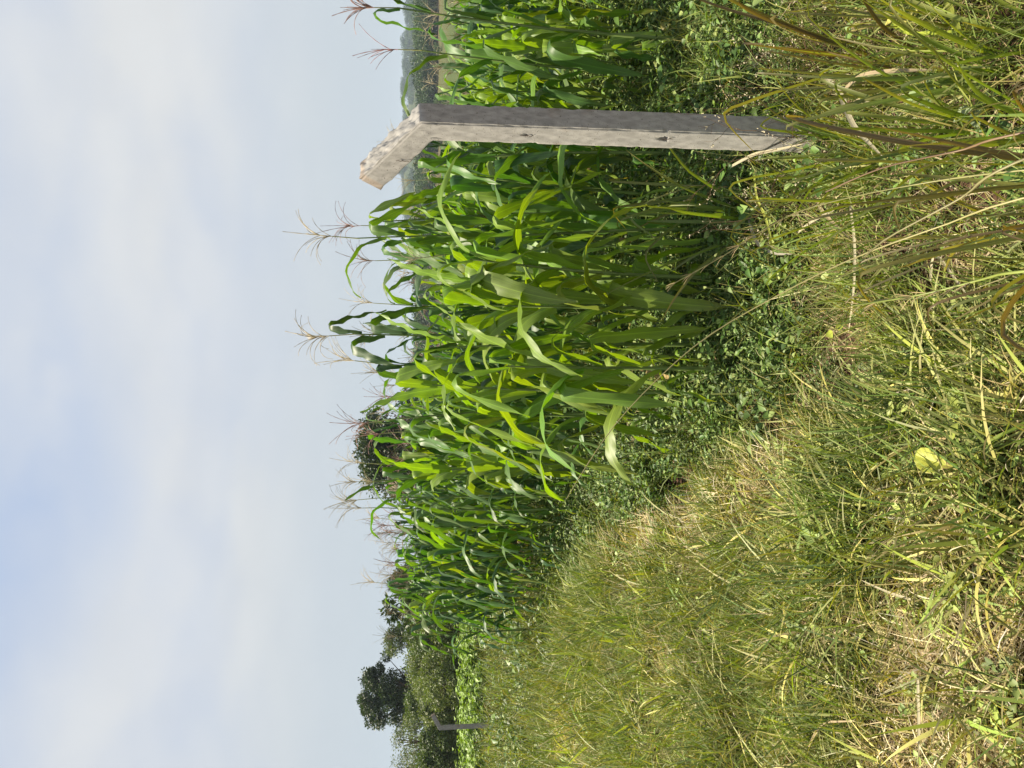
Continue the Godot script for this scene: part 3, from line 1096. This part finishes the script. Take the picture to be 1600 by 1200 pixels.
func make_lawn() -> void:
	var green := [Color(0.13, 0.2, 0.04), Color(0.18, 0.25, 0.05), Color(0.09, 0.15, 0.03), Color(0.27, 0.29, 0.09)]
	var olive := [Color(0.23, 0.24, 0.065), Color(0.3, 0.27, 0.1), Color(0.16, 0.185, 0.045), Color(0.44, 0.38, 0.18)]
	var straw := [Color(0.5, 0.42, 0.24), Color(0.38, 0.3, 0.16), Color(0.66, 0.59, 0.4), Color(0.22, 0.16, 0.09)]
	var sets := [
		["green_grass", [tuft(11, 16, 0.08, 0.28, 0.006, 0.1, 1.2, 1.1, 0.04, green, 5), tuft(12, 15, 0.12, 0.34, 0.0066, 0.4, 1.4, 0.9, 0.04, green, 5)], "fresh green blades in the rough grass of the verge"],
		["olive_grass", [tuft(13, 18, 0.06, 0.24, 0.005, 0.4, 1.45, 0.9, 0.05, olive, 5), tuft(14, 16, 0.08, 0.28, 0.0056, 0.2, 1.35, 1.4, 0.05, olive, 5)], "yellowing olive blades matted in the rough grass of the verge"],
		["dry_grass", [tuft(15, 24, 0.04, 0.16, 0.0042, 0.9, 1.55, 0.8, 0.08, straw, 4), tuft(16, 22, 0.06, 0.2, 0.0036, 0.5, 1.4, 2.4, 0.07, straw, 6)], "pale curled straw lying in the rough grass of the verge"],
		["broad_grass", [tuft(19, 7, 0.15, 0.36, 0.011, 0.2, 1.2, 1.2, 0.03, [Color(0.2, 0.3, 0.05), Color(0.32, 0.38, 0.07), Color(0.42, 0.4, 0.12)], 6)], "scattered broad bright blades standing out of the grass verge"],
		["verge_clover", [sprig(17, 5, 0.08, 0.026, 3, [Color(0.2, 0.27, 0.07), Color(0.26, 0.32, 0.08)], 0.05, 0.7)], "small round-leaved seedlings scattered in the grass verge"],
	]
	rng.seed = 18
	var where := [[[], []], [[], []], [[], []], [[]], [[]]]
	var tints := [[[], []], [[], []], [[], []], [[]], [[]]]
	var d := 1.75
	while d < 22.0:
		var step := 0.045 * maxf(1.0, d / 4.5)
		var wide := 0.52 * d + 0.5
		var x := -wide
		while x < wide:
			x += step * rf(0.4, 1.6)
			var z := -(d + rf(-0.5, 0.5) * step)
			var q := Vector2(x, z)
			if not Geometry2D.is_point_in_polygon(q, lawn):
				continue
			var dryness := patch.get_noise_2d(x * 1.3, z * 1.0) + 0.5 * patch.get_noise_2d(x * 4.0 + 30.0, z * 3.0)
			for pt in [[-0.25, -3.3, 0.45, 0.45], [-0.8, -4.4, 0.6, 0.4], [-1.2, -5.6, 0.6, 0.3], [-1.0, -2.3, 0.35, 0.2], [-2.2, -7.6, 1.1, -0.7], [-1.7, -6.6, 0.6, -0.5], [-0.4, -2.5, 0.35, -0.35], [-1.6, -3.6, 0.6, -0.4], [-3.4, -8.0, 0.8, 0.35], [-0.55, -2.05, 0.2, 0.3]]:
				dryness += pt[3] * exp(-Vector2(x - pt[0], z - pt[1]).length_squared() / (pt[2] * pt[2]))
			var roll := dryness + rf(-0.55, 0.55)
			var kind := 2 if roll > 0.22 else (1 if roll > -0.06 else 0)
			if rng.randf() < 0.06:
				kind = 4
			elif rng.randf() < 0.05:
				kind = 3
			if bare_patch(x, z) and rng.randf() < 0.78:
				continue
			var variant: int = rng.randi() % int(where[kind].size())
			var sc := rf(0.75, 1.3) * maxf(1.0, pow(d / 4.5, 0.8))
			where[kind][variant].append(pose(at(x, z), sc, 0.35))
			var k := rf(0.6, 1.45)
			tints[kind][variant].append(Color(k * rf(0.92, 1.12), k, k * rf(0.8, 1.2)))
		d += step
	var total := 0
	for k in 5:
		for v in where[k].size():
			total += where[k][v].size()
			stuff(sets[k][0], sets[k][1][v], where[k][v], tints[k][v], sets[k][2], "grass")
	print("lawn tufts ", total)

func make_weeds() -> void:
	var leafs := [Color(0.075, 0.135, 0.03), Color(0.11, 0.18, 0.04), Color(0.05, 0.09, 0.02), Color(0.22, 0.29, 0.09)]
	var shapes := [sprig(21, 5, 0.14, 0.026, 5, leafs, 0.07), sprig(22, 5, 0.2, 0.022, 7, leafs, 0.08, 0.42), sprig(23, 6, 0.11, 0.032, 4, leafs, 0.07, 0.62),
		tuft(24, 20, 0.1, 0.28, 0.0045, 0.1, 0.9, 1.2, 0.06, [Color(0.12, 0.2, 0.035), Color(0.18, 0.25, 0.05), Color(0.3, 0.3, 0.1)]),
		tuft(25, 22, 0.06, 0.2, 0.003, 0.5, 1.5, 1.4, 0.08, [Color(0.5, 0.42, 0.24), Color(0.36, 0.28, 0.15), Color(0.6, 0.52, 0.32)], 4),
		tuft(27, 9, 0.15, 0.42, 0.0026, 0.7, 1.6, 0.5, 0.12, [Color(0.62, 0.54, 0.34), Color(0.45, 0.36, 0.2), Color(0.3, 0.22, 0.13)], 5)]
	var names := ["low_weeds", "low_weeds", "low_weeds", "verge_grass", "dead_stems", "loose_straw"]
	var labels := ["dark small-leaved weeds covering the ground before the maize", "dark narrow-leaved weeds crowding the foot of the maize", "dark round-leaved weeds between the maize and the verge", "long green grass growing among the weeds round the post", "dead tangled stems among the weeds", "long loose straws lying across the weeds before the post"]
	var where := [[], [], [], [], [], []]
	var tints := [[], [], [], [], [], []]
	rng.seed = 26
	var d := 1.3
	while d < 24.0:
		var step := 0.055 * maxf(1.0, d / 4.0)
		var wide := 0.52 * d + 0.5
		var x := -wide
		while x < wide:
			x += step * rf(0.5, 1.5)
			var z := -(d + rf(-0.5, 0.5) * step)
			var q := Vector2(x, z)
			if Geometry2D.is_point_in_polygon(q, lawn):
				continue
			if d > 12.0 and Geometry2D.is_point_in_polygon(q, maize_area):
				continue
			if bare_patch(x, z) and rng.randf() < 0.78:
				continue
			var near_post := smoothstep(0.25, 0.5, x / d) if d < 4.5 else 0.0
			var front := 1.0 if d < 3.2 else 0.0
			var kind := rng.randi() % 3
			var roll := rng.randf()
			if roll < 0.14 + 0.26 * front + 0.1 * near_post:
				kind = 3
			elif roll < 0.2 + 0.5 * front + 0.2 * near_post:
				kind = 4
			elif roll < 0.21 + 0.6 * front + 0.24 * near_post:
				kind = 5
			if rng.randf() < (0.22 if kind < 3 else 0.3 * front):
				continue
			if d > 9.0 and x < -1.5:
				kind = [3, 3, 3, 4, 1, 2][rng.randi() % 6]
				if d > 20.0 and rng.randf() < 0.7:
					continue
			var sc := rf(0.6, 1.3) * maxf(1.0, pow(d / 4.0, 0.6)) * (0.8 if d < 3.2 and kind < 3 else 1.0)
			sc *= rf(0.85, 1.2)
			if d > 9.0:
				sc *= rf(0.7, 1.3)
			if kind < 3 and rng.randf() < 0.25:
				sc *= rf(1.2, 1.7)
			where[kind].append(pose(at(x, z), sc, 0.3))
			var k := rf(0.8, 1.25)
			tints[kind].append(Color(k * rf(0.9, 1.15), k, k * rf(0.85, 1.15)))
		d += step
	var total := 0
	for k in 6:
		total += where[k].size()
		stuff(names[k], shapes[k], where[k], tints[k], labels[k], "weeds" if k < 3 else "grass")
	print("weeds ", total)

func strip(mb: MB, pts: PackedVector3Array, width: float, col: Color, tip: Color, facing: Vector3, twist := 0.4) -> void:
	# a long leaf along a given line, its flat side towards "facing"
	var curve := Curve3D.new()
	for i in pts.size():
		var tan := (pts[mini(i + 1, pts.size() - 1)] - pts[maxi(i - 1, 0)]) / 6.0
		curve.add_point(pts[i], -tan, tan)
	var n := 6 * (pts.size() - 1) + 1
	var p := PackedVector3Array()
	var cc := PackedColorArray()
	var uv := PackedVector2Array()
	for i in n:
		var s := float(i) / (n - 1)
		var q := curve.sample_baked(s * curve.get_baked_length(), true)
		var q2 := curve.sample_baked(minf(1.0, s + 0.02) * curve.get_baked_length(), true)
		var q0 := curve.sample_baked(maxf(0.0, s - 0.02) * curve.get_baked_length(), true)
		var tan2 := (q2 - q0).normalized()
		var side := tan2.cross(facing).normalized().rotated(tan2, twist * sin(s * 5.0))
		var nrm := side.cross(tan2)
		var w := width * 0.5 * (0.75 + 0.25 * minf(1.0, s * 5.0)) * pow(1.0 - pow(s, 3.0), 0.8) + 0.0004
		for a in [-1.0, 0.0, 1.0]:
			p.append(q + side * a * w + nrm * absf(a) * w * 0.35)
			var k := 1.0 + 0.15 * bump.get_noise_2d(s * 20.0, a * 4.0 + width * 900.0)
			var one := col.lerp(tip, smoothstep(0.3, 1.0, s + 0.15 * bump.get_noise_2d(s * 12.0, a * 8.0)))
			cc.append(Color(one.r * k, one.g * k, one.b * k))
			uv.append(Vector2(0.5 + 0.5 * a, s))
	mb.grid(p, 3, n, cc, uv)

func culm(line: Array, radius: float, col: Color, label: String, head := 0) -> void:
	# a long grass stalk through the given points (picture column, row, distance), rooted in the ground below its first point
	var pts := PackedVector3Array()
	for l in line:
		pts.append(at_depth(l[0], l[1], l[2]))
	var foot := at(pts[0].x + 0.03, pts[0].z + 0.06)
	if pts[0].y > foot.y + 0.05:
		pts.insert(0, foot - Vector3.UP * 0.02)
	var curve := Curve3D.new()
	for i in pts.size():
		var tan := (pts[mini(i + 1, pts.size() - 1)] - pts[maxi(i - 1, 0)]) / 6.0
		curve.add_point(pts[i], -tan, tan)
	var fine := PackedVector3Array()
	var rad := PackedFloat32Array()
	for i in 31:
		fine.append(curve.sample_baked(curve.get_baked_length() * i / 30.0, true))
		rad.append(radius * lerpf(1.0, 0.45, i / 30.0) * (1.25 if i % 8 == 4 else 1.0))
	var root := thing("grass_culm", foot, label, "grass stalk", "long grass stalks before the post")
	for i in fine.size():
		fine[i] -= foot
	var mb := MB.new()
	tube(mb, fine, rad, 6, col, 0.12)
	piece(root, "stalk", mb.mesh(M.stalk))
	if head > 0:
		var hb := MB.new()
		for k in head:
			var at_ := rf(0.72, 1.0)
			var q := fine[int(at_ * 30.0)]
			var d := (fine[30] - fine[26]).normalized()
			var yaw := rf(0, TAU)
			var out := Vector3(cos(yaw), rf(-0.4, 0.6), sin(yaw)) * rf(0.2, 0.7) + d
			tube(hb, PackedVector3Array([q, q + out.normalized() * 0.022, q + out.normalized() * 0.045 + Vector3.DOWN * 0.006]), PackedFloat32Array([0.0006, 0.0011, 0.0005]), 3, Color(0.4, 0.31, 0.16) * rf(0.7, 1.3))
		piece(root, "seed_head", hb.mesh(M.dry))

func clump(where: Vector3, blades: int, tall: float, width: float, seed_: int, cols: Array, label: String, lean := Vector3.ZERO) -> void:
	rng.seed = seed_
	var root := thing("grass_clump", where, label, "grass clump", "tall grass clumps in front of the post")
	for k in blades:
		var yaw := rf(0, TAU)
		var out := Vector3(cos(yaw), 0, sin(yaw))
		var l := tall * rf(0.55, 1.1)
		var b := out * rf(0.0, 0.06)
		var arch := rf(0.1, 0.45)
		var top := b + Vector3.UP * l * (1.0 - arch * 0.5) + (out * arch * 1.4 + lean * rf(-0.4, 1.4)) * l
		var mid := b.lerp(top, 0.5) + Vector3.UP * l * arch * 0.35
		var pts := PackedVector3Array([b, mid, top])
		if rng.randf() < 0.6:
			pts.append(top + (out * 0.6 + lean + Vector3.DOWN * rf(0.3, 1.2)).normalized() * l * rf(0.15, 0.4))
		var col: Color = cols[rng.randi() % cols.size()]
		col = col * rf(0.8, 1.2)
		var mb := MB.new()
		strip(mb, pts, width * rf(0.6, 1.2), col, col.lerp(Color(0.42, 0.3, 0.13), rf(0.1, 0.8)), Vector3(rf(-0.6, 0.6), 0.2, 1.0).normalized(), rf(-0.8, 0.8))
		piece(root, "blade", mb.mesh(M.maize))

func dead_leaf(line: Array, lift: float, width: float, col: Color, label: String, called := "dead_leaf") -> void:
	var pts := PackedVector3Array()
	for i in line.size():
		pts.append(on_ground(line[i][0], line[i][1]) + Vector3.UP * (lift + rf(-0.01, 0.02)))
	var foot := pts[0]
	for i in pts.size():
		pts[i] -= foot
	var mb := MB.new()
	strip(mb, pts, width, col, col * rf(0.8, 1.05), Vector3(0.1, 0.75, 0.6).normalized(), rf(-0.7, 0.7))
	var o := piece(self, numbered(called), mb.mesh(M.dry_leaf))
	o.position = foot
	tag(o, label, "dead leaf" if called == "dead_leaf" else "grass blade", "dead leaves on the weeds" if called == "dead_leaf" else "")

func weed(px: float, py: float, leaves: int, size: float, tall: float, col: Color, label: String, group: String, seed_: int, lift := 0.0) -> void:
	rng.seed = seed_
	var g := on_ground(px, py)
	var root := thing("broadleaf_weed", g, label, "weed", group)
	var stem := MB.new()
	var top := Vector3(rf(-0.03, 0.03), tall, rf(-0.03, 0.03))
	tube(stem, PackedVector3Array([Vector3.DOWN * 0.02, top * 0.5 + Vector3(0.01, 0, 0), top]), PackedFloat32Array([0.003, 0.0024, 0.0016]), 5, Color(0.2, 0.24, 0.08))
	piece(root, "stem", stem.mesh(M.grass))
	for k in leaves:
		var yaw := k * 2.4 + rf(-0.4, 0.4)
		var mb := MB.new()
		var d := Vector3(cos(yaw), rf(0.0, 0.6), sin(yaw)).normalized()
		ovate(mb, top * lerpf(0.55, 1.0, float(k) / maxi(1, leaves - 1)), d, (Vector3.UP + Vector3(rf(-0.4, 0.4), 0, rf(0.0, 0.7))).normalized(), size * rf(0.65, 1.1), size * rf(0.5, 0.68), col * rf(0.85, 1.15), rf(0.05, 0.25), rf(0.1, 0.5))
		piece(root, "leaf", mb.mesh(M.leaf))

func holed_leaf(where: Vector3, dir: Vector3, up: Vector3, length: float, width: float, col: Color, holes: Array) -> ArrayMesh:
	# an ovate leaf on a fine grid, the cells of its holes and of its eaten edge left out
	var mb := MB.new()
	var side := dir.cross(up).normalized()
	var nrm := side.cross(dir).normalized()
	var nu := 22
	var nv := 30
	var p := []
	for i in nv + 1:
		var s := float(i) / nv
		var w := width * 0.5 * pow(sin(PI * (0.03 + 0.94 * pow(s, 0.8))), 0.75)
		for j in nu + 1:
			var a := 2.0 * j / nu - 1.0
			var rib := 0.006 * sin(s * 34.0 + absf(a) * 7.0) * absf(a)
			p.append(where + dir * length * s + side * a * w + nrm * (absf(a) * w * 0.3 - length * 0.25 * s * s + rib * 0.3))
	for i in nv:
		for j in nu:
			var s := (i + 0.5) / nv
			var a := 2.0 * (j + 0.5) / nu - 1.0
			var gone := false
			for h in holes:
				if Vector2(s - h[0], (a - h[1]) * 0.5).length() < h[2]:
					gone = true
			if gone:
				continue
			var k := i * (nu + 1) + j
			var c := col * (1.0 + 0.12 * bump.get_noise_2d(s * 9.0, a * 5.0))
			if absf(a) < 0.07:
				c = c * 1.15
			if s > 0.8 and bump.get_noise_2d(s * 14.0, a * 9.0) > 0.0:
				c = Color(0.3, 0.2, 0.08)
			mb.tri(p[k], p[k + nu + 1], p[k + 1], c)
			mb.tri(p[k + 1], p[k + nu + 1], p[k + nu + 2], c)
	return mb.mesh(M.leaf)

func dry_weed(where: Vector3, tall: float, seed_: int, label: String) -> void:
	rng.seed = seed_
	var root := thing("dry_weed", where, label, "dry weed", "dry seeding weeds round the post")
	var wood := MB.new()
	var seeds := MB.new()
	for s in 5:
		var stack := [[Vector3(rf(-0.05, 0.05), -0.02, rf(-0.05, 0.05)), Vector3(rf(-0.5, 0.5), 1.0, rf(-0.4, 0.4)).normalized(), tall * rf(0.5, 0.8), 0.0021, 0]]
		while stack.size() > 0:
			var b: Array = stack.pop_back()
			var q: Vector3 = b[0]
			var d: Vector3 = b[1]
			var pts := PackedVector3Array([q])
			var rad := PackedFloat32Array([b[3]])
			for i in 4:
				d = (d + Vector3(rf(-0.28, 0.28), rf(-0.2, 0.18), rf(-0.28, 0.28))).normalized()
				q += d * float(b[2]) / 4.0
				pts.append(q)
				rad.append(float(b[3]) * (1.0 - 0.12 * (i + 1)))
				if b[4] < 3 and rng.randf() < 0.62:
					stack.append([q, (d + Vector3(rf(-1, 1), rf(-0.2, 0.5), rf(-1, 1))).normalized(), float(b[2]) * rf(0.35, 0.6), float(b[3]) * 0.62, int(b[4]) + 1])
				if b[4] >= 1 and rng.randf() < 0.25:
					for k in 2:
						small_leaf(seeds, q, Vector3(rf(-1, 1), rf(-1, 1), rf(-1, 1)).normalized(), Vector3(rf(-1, 1), 1, rf(-1, 1)).normalized(), rf(0.005, 0.011), rf(0.003, 0.006), Color(0.55, 0.49, 0.33) * rf(0.6, 1.1))
			tube(wood, pts, rad, 4, Color(0.12, 0.075, 0.045) * rf(0.7, 1.3))
	piece(root, "twigs", wood.mesh(M.dry))
	var o := piece(root, "seeds", seeds.mesh(M.dry))
	o.set_meta("kind", "stuff")

func make_details() -> void:
	# dry seeding weeds round the foot of the post
	dry_weed(on_ground(1345, 215), 0.62, 401, "dry brown weed with tiny pale seeds, its twigs crossing the post's foot")
	dry_weed(on_ground(1330, 110), 0.6, 402, "dry brown weed with pale seeds, on the maize side of the post")
	dry_weed(on_ground(1270, 150), 0.66, 403, "dry brown seeding weed standing right behind the post's foot")
	dry_weed(on_ground(1360, 50), 0.5, 404, "low dry weed with pale seeds, farthest from the post's arm tip")
	dry_weed(on_ground(1290, 285), 0.45, 405, "low dry weed with pale seeds beneath the post's arm")
	# tall coarse grass whose roots stand just below the picture
	var coarse := [Color(0.26, 0.28, 0.08), Color(0.3, 0.27, 0.1), Color(0.2, 0.27, 0.06), Color(0.24, 0.17, 0.08), Color(0.4, 0.42, 0.1)]
	var fresh := [Color(0.26, 0.38, 0.07), Color(0.34, 0.42, 0.08), Color(0.2, 0.3, 0.06)]
	clump(at(0.52, -1.72), 9, 0.75, 0.013, 411, coarse, "tallest brownish grass clump before the post, with drooping blades", Vector3(0.0, 0, -0.25))
	clump(at(0.40, -1.62), 8, 0.62, 0.011, 412, coarse, "olive grass clump with half withered blades before the post", Vector3(-0.05, 0, -0.25))
	clump(at(0.66, -1.85), 8, 0.6, 0.012, 413, fresh, "fresh green clump of broad grass before the post", Vector3(0.05, 0, -0.2))
	clump(at(0.30, -1.70), 7, 0.5, 0.008, 414, coarse, "thin grass clump at the edge of the mown-down verge", Vector3(-0.15, 0, -0.2))
	clump(at(0.74, -2.1), 12, 0.6, 0.011, 424, fresh, "thick bright green grass clump standing before the post's foot", Vector3(0.05, 0, -0.1))
	clump(at(0.98, -2.35), 12, 0.5, 0.010, 425, coarse, "straw and olive grass clump on the maize side of the post's foot", Vector3(0.1, 0, 0.0))
	clump(at(0.45, -2.1), 12, 0.45, 0.009, 426, [Color(0.55, 0.48, 0.28), Color(0.6, 0.54, 0.3), Color(0.4, 0.4, 0.12)], "straw coloured grass clump between the tall clumps and the verge", Vector3(-0.1, 0, -0.1))
	clump(at(0.86, -2.75), 10, 0.55, 0.010, 427, fresh, "bright green grass clump touching the side of the post", Vector3(-0.1, 0, 0.1))
	clump(at(0.80, -2.5), 9, 0.5, 0.009, 415, fresh, "narrow green grass clump right at the foot of the post", Vector3(-0.1, 0, 0.0))
	clump(at(0.62, -2.55), 9, 0.55, 0.008, 416, fresh, "light green grass clump leaning away from the post towards the verge", Vector3(-0.35, 0, -0.1))
	clump(at(0.92, -1.9), 6, 0.4, 0.012, 417, fresh, "short yellow green clump farthest from the verge", Vector3(0.1, 0, -0.1))
	clump(at(0.78, -3.6), 10, 0.8, 0.016, 418, fresh, "tall arching light green grass behind the post, beside the short maize", Vector3(-0.2, 0, 0.15))
	clump(at(1.02, -3.9), 9, 0.75, 0.018, 419, fresh, "broad light green grass directly behind the post's shaft", Vector3(-0.15, 0, 0.1))
	clump(at(1.08, -2.2), 11, 0.6, 0.011, 428, coarse, "brown and olive grass clump among the dead stems, farther from the verge than the post", Vector3(-0.1, 0, -0.1))
	clump(at(0.88, -2.02), 10, 0.55, 0.012, 429, fresh, "broad bright green grass clump between the post and the brown clump", Vector3(0.1, 0, -0.1))
	clump(at(1.2, -2.7), 10, 0.7, 0.014, 430, coarse, "tall withered grass clump at the maize edge beyond the post", Vector3(-0.1, 0, 0.1))
	clump(at(-6.2, -15.2), 14, 0.7, 0.02, 420, coarse, "straw yellow grass clump beside the dark far post", Vector3(0.1, 0, 0))
	clump(at(-5.4, -14.0), 14, 0.6, 0.02, 421, fresh, "green grass clump between the far post and the verge", Vector3(0.1, 0, 0))
	clump(at(-3.9, -10.9), 14, 0.45, 0.014, 422, coarse, "withered grass clump at the verge's edge under the lone maize", Vector3(-0.1, 0, 0.2))
	clump(at(-4.9, -11.6), 14, 0.4, 0.014, 423, coarse, "withered pale grass clump on the verge's far edge", Vector3(-0.1, 0, 0.3))
	# long stalks
	rng.seed = 430
	culm([[1640, 300, 1.5], [1480, 350, 1.75], [1330, 405, 1.95], [1200, 470, 2.1], [1080, 545, 2.2], [960, 665, 2.3], [885, 780, 2.35]], 0.0026, Color(0.5, 0.45, 0.18), "longest pale grass stalk, arching over the weeds to the maize", 0)
	culm([[1640, 235, 1.4], [1500, 310, 1.6], [1390, 370, 1.75], [1350, 402, 1.8]], 0.0042, Color(0.3, 0.27, 0.11), "thick olive grass stalk with a bare tip, slanting before the weeds", 0)
	culm([[1640, 420, 1.35], [1540, 435, 1.55], [1440, 460, 1.7], [1330, 478, 1.8]], 0.0042, Color(0.3, 0.36, 0.07), "green grass stalk with a dark seed head beside the verge", 22)
	culm([[1640, 262, 1.6], [1450, 285, 1.9], [1250, 330, 2.1], [1130, 400, 2.2], [1040, 450, 2.25]], 0.0024, Color(0.4, 0.38, 0.14), "grass stalk with a fine spreading seed head before the front maize", 26)
	culm([[1640, 200, 1.4], [1500, 235, 1.6], [1380, 262, 1.7], [1290, 300, 1.8]], 0.0035, Color(0.27, 0.17, 0.09), "dark red brown grass stalk in front of the post's foot", 0)
	# dead maize and grass leaves lying on the weeds
	var cream := Color(0.8, 0.72, 0.5)
	dead_leaf([[1365, 118], [1400, 155], [1440, 202], [1478, 250]], 0.2, 0.021, cream, "broad cream dead leaf lying across the weeds in front of the post")
	dead_leaf([[1228, 262], [1262, 246], [1310, 238], [1352, 228]], 0.24, 0.016, cream, "cream dead leaf beside the post's foot under the arm")
	dead_leaf([[1214, 338], [1228, 378], [1262, 396], [1300, 398]], 0.14, 0.014, Color(0.66, 0.6, 0.5), "greyish curved dead leaf on the weeds below the front maize")
	dead_leaf([[1412, 143], [1450, 124], [1490, 117], [1560, 114]], 0.2, 0.016, Color(0.62, 0.5, 0.32), "tan folded dead leaf among the tall grass clumps")
	dead_leaf([[1384, 320], [1386, 390], [1388, 460], [1385, 520]], 0.12, 0.009, cream, "thin straight straw lying across the edge of the verge")
	dead_leaf([[1330, 305], [1345, 330], [1370, 360], [1385, 375]], 0.14, 0.014, Color(0.62, 0.5, 0.3), "short tan dead leaf beside the thin straight straw")
	dead_leaf([[1305, 365], [1330, 348], [1358, 330], [1380, 318]], 0.14, 0.012, cream, "short cream straw crossing the tan dead leaf")
	dead_leaf([[1245, 270], [1262, 310], [1275, 345], [1290, 420]], 0.2, 0.013, Color(0.6, 0.66, 0.14), "yellow green dying leaf hanging across the weeds below the arm", "fallen_blade")
	dead_leaf([[1545, -10], [1558, 40], [1566, 70], [1578, 98]], 0.12, 0.017, Color(0.45, 0.5, 0.1), "broad yellow green blade in the grass farthest from the verge", "fallen_blade")
	dead_leaf([[1450, 40], [1490, 55], [1540, 54], [1610, 53]], 0.12, 0.011, Color(0.5, 0.6, 0.08), "narrow bright yellow green blade beside the broad one", "fallen_blade")
	dead_leaf([[1110, 590], [1060, 575], [1040, 560]], 0.25, 0.03, Color(0.6, 0.44, 0.2), "brown curled dead maize leaf at the foot of the front plants")
	dead_leaf([[1500, 440], [1515, 400], [1570, 470]], 0.1, 0.008, cream, "bent cream straw on the verge beside the seed head")
	dead_leaf([[1492, 1060], [1490, 1120], [1492, 1180]], 0.1, 0.008, cream, "pale straight straw on the open verge")
	dead_leaf([[1300, 1165], [1325, 1130], [1385, 1125]], 0.1, 0.008, Color(0.66, 0.52, 0.32), "tan bent straw on the open verge")
	dead_leaf([[1470, 935], [1440, 925], [1400, 905]], 0.1, 0.008, cream, "slim cream straw on the verge near the yellow leaf")
	# broad-leaved weeds on the verge and among the tall grass
	var yg := Color(0.34, 0.42, 0.09)
	var spots := [
		[1352, 440, 3, 0.05, 0.12, Color(0.42, 0.48, 0.2), "weed with large pale leaves beside the thin straight straw"],
		[1335, 518, 2, 0.05, 0.1, Color(0.4, 0.46, 0.07), "weed with two yellow green leaves at the edge of the bare soil"],
		[1440, 645, 3, 0.06, 0.06, Color(0.36, 0.42, 0.12), "weed with wide folded leaves next to the bitten yellow leaf"],
		[1445, 700, 2, 0.045, 0.05, Color(0.36, 0.42, 0.2), "weed with greyish round leaves touching the bitten yellow leaf"],
		[1424, 742, 2, 0.04, 0.05, Color(0.42, 0.52, 0.08), "weed with one heart-shaped yellow green leaf"],
		[1312, 828, 6, 0.05, 0.1, Color(0.27, 0.36, 0.1), "largest leafy weed in the middle of the verge"],
		[1295, 795, 4, 0.045, 0.09, yg, "weed with upright pointed leaves beside the largest leafy weed"],
		[1250, 800, 3, 0.03, 0.06, yg, ""], [1365, 795, 2, 0.03, 0.05, yg, ""], [1105, 1060, 3, 0.055, 0.07, Color(0.4, 0.44, 0.25), ""], [1300, 972, 3, 0.045, 0.05, yg, ""],
		[1110, 1112, 3, 0.045, 0.06, Color(0.6, 0.58, 0.36), ""], [1222, 1075, 3, 0.045, 0.07, yg, ""], [1385, 1042, 2, 0.04, 0.05, yg, ""], [1232, 1022, 4, 0.035, 0.06, yg, ""], [1010, 1112, 3, 0.05, 0.07, yg, ""],
		[1010, 1132, 3, 0.05, 0.07, yg, ""], [1000, 980, 3, 0.05, 0.08, yg, ""], [1120, 925, 3, 0.04, 0.08, yg, ""], [1095, 925, 2, 0.04, 0.06, yg, ""], [1590, 1090, 3, 0.045, 0.06, yg, ""], [1245, 1100, 2, 0.03, 0.05, yg, ""],
		[1568, 648, 3, 0.04, 0.05, Color(0.25, 0.34, 0.08), ""], [1510, 665, 2, 0.035, 0.05, yg, ""], [1068, 805, 2, 0.04, 0.07, yg, ""], [1335, 905, 2, 0.04, 0.05, yg, ""],
		[1480, 20, 3, 0.045, 0.16, Color(0.55, 0.5, 0.14), "weed with one pale yellow leaf in the grass farthest from the verge"],
		[1500, 140, 3, 0.075, 0.12, Color(0.26, 0.34, 0.16), "weed with broad grey green leaves between the tall grass clumps"],
		[1560, 172, 3, 0.08, 0.08, Color(0.3, 0.36, 0.2), "weed with pale broad spotted leaves under the tall grass"],
		[1390, 60, 4, 0.04, 0.15, Color(0.2, 0.32, 0.08), "bright green weed among dead stems farthest from the verge"],
		[1250, 60, 5, 0.04, 0.2, Color(0.2, 0.3, 0.08), "leafy green weed on the maize side of the post"],
		[1190, 410, 5, 0.035, 0.15, Color(0.26, 0.36, 0.1), "leafy green weed under the front maize plants"],
	]
	for i in spots.size():
		var w: Array = spots[i]
		if w[6]:
			weed(w[0], w[1], w[2], w[3], w[4], w[5], w[6], "", 440 + i)
		else:
			weed(w[0], w[1], w[2], w[3], w[4], w[5], "small yellow green weed growing through the rough grass of the verge", "small weeds on the verge", 440 + i)
	# the bitten yellow leaf
	var g := on_ground(1520, 712)
	var root := thing("yellow_weed_leaf", g, "large yellow leaf with bitten holes on a low stem in the verge", "weed")
	var stem := MB.new()
	tube(stem, PackedVector3Array([Vector3(-0.01, -0.02, -0.05), Vector3(0, 0.09, -0.05), Vector3(0.0, 0.14, -0.04)]), PackedFloat32Array([0.003, 0.0025, 0.002]), 5, Color(0.25, 0.2, 0.1))
	piece(root, "stem", stem.mesh(M.grass))
	piece(root, "leaf", holed_leaf(Vector3(0.0, 0.14, -0.04), Vector3(-0.25, -0.25, 0.95).normalized(), Vector3(0, 1, 0.4).normalized(), 0.105, 0.07, Color(0.4, 0.42, 0.06), [[0.3, -0.25, 0.03], [0.66, -0.3, 0.05], [0.6, -0.95, 0.11], [0.5, -1.0, 0.08], [0.85, 0.75, 0.12]]))
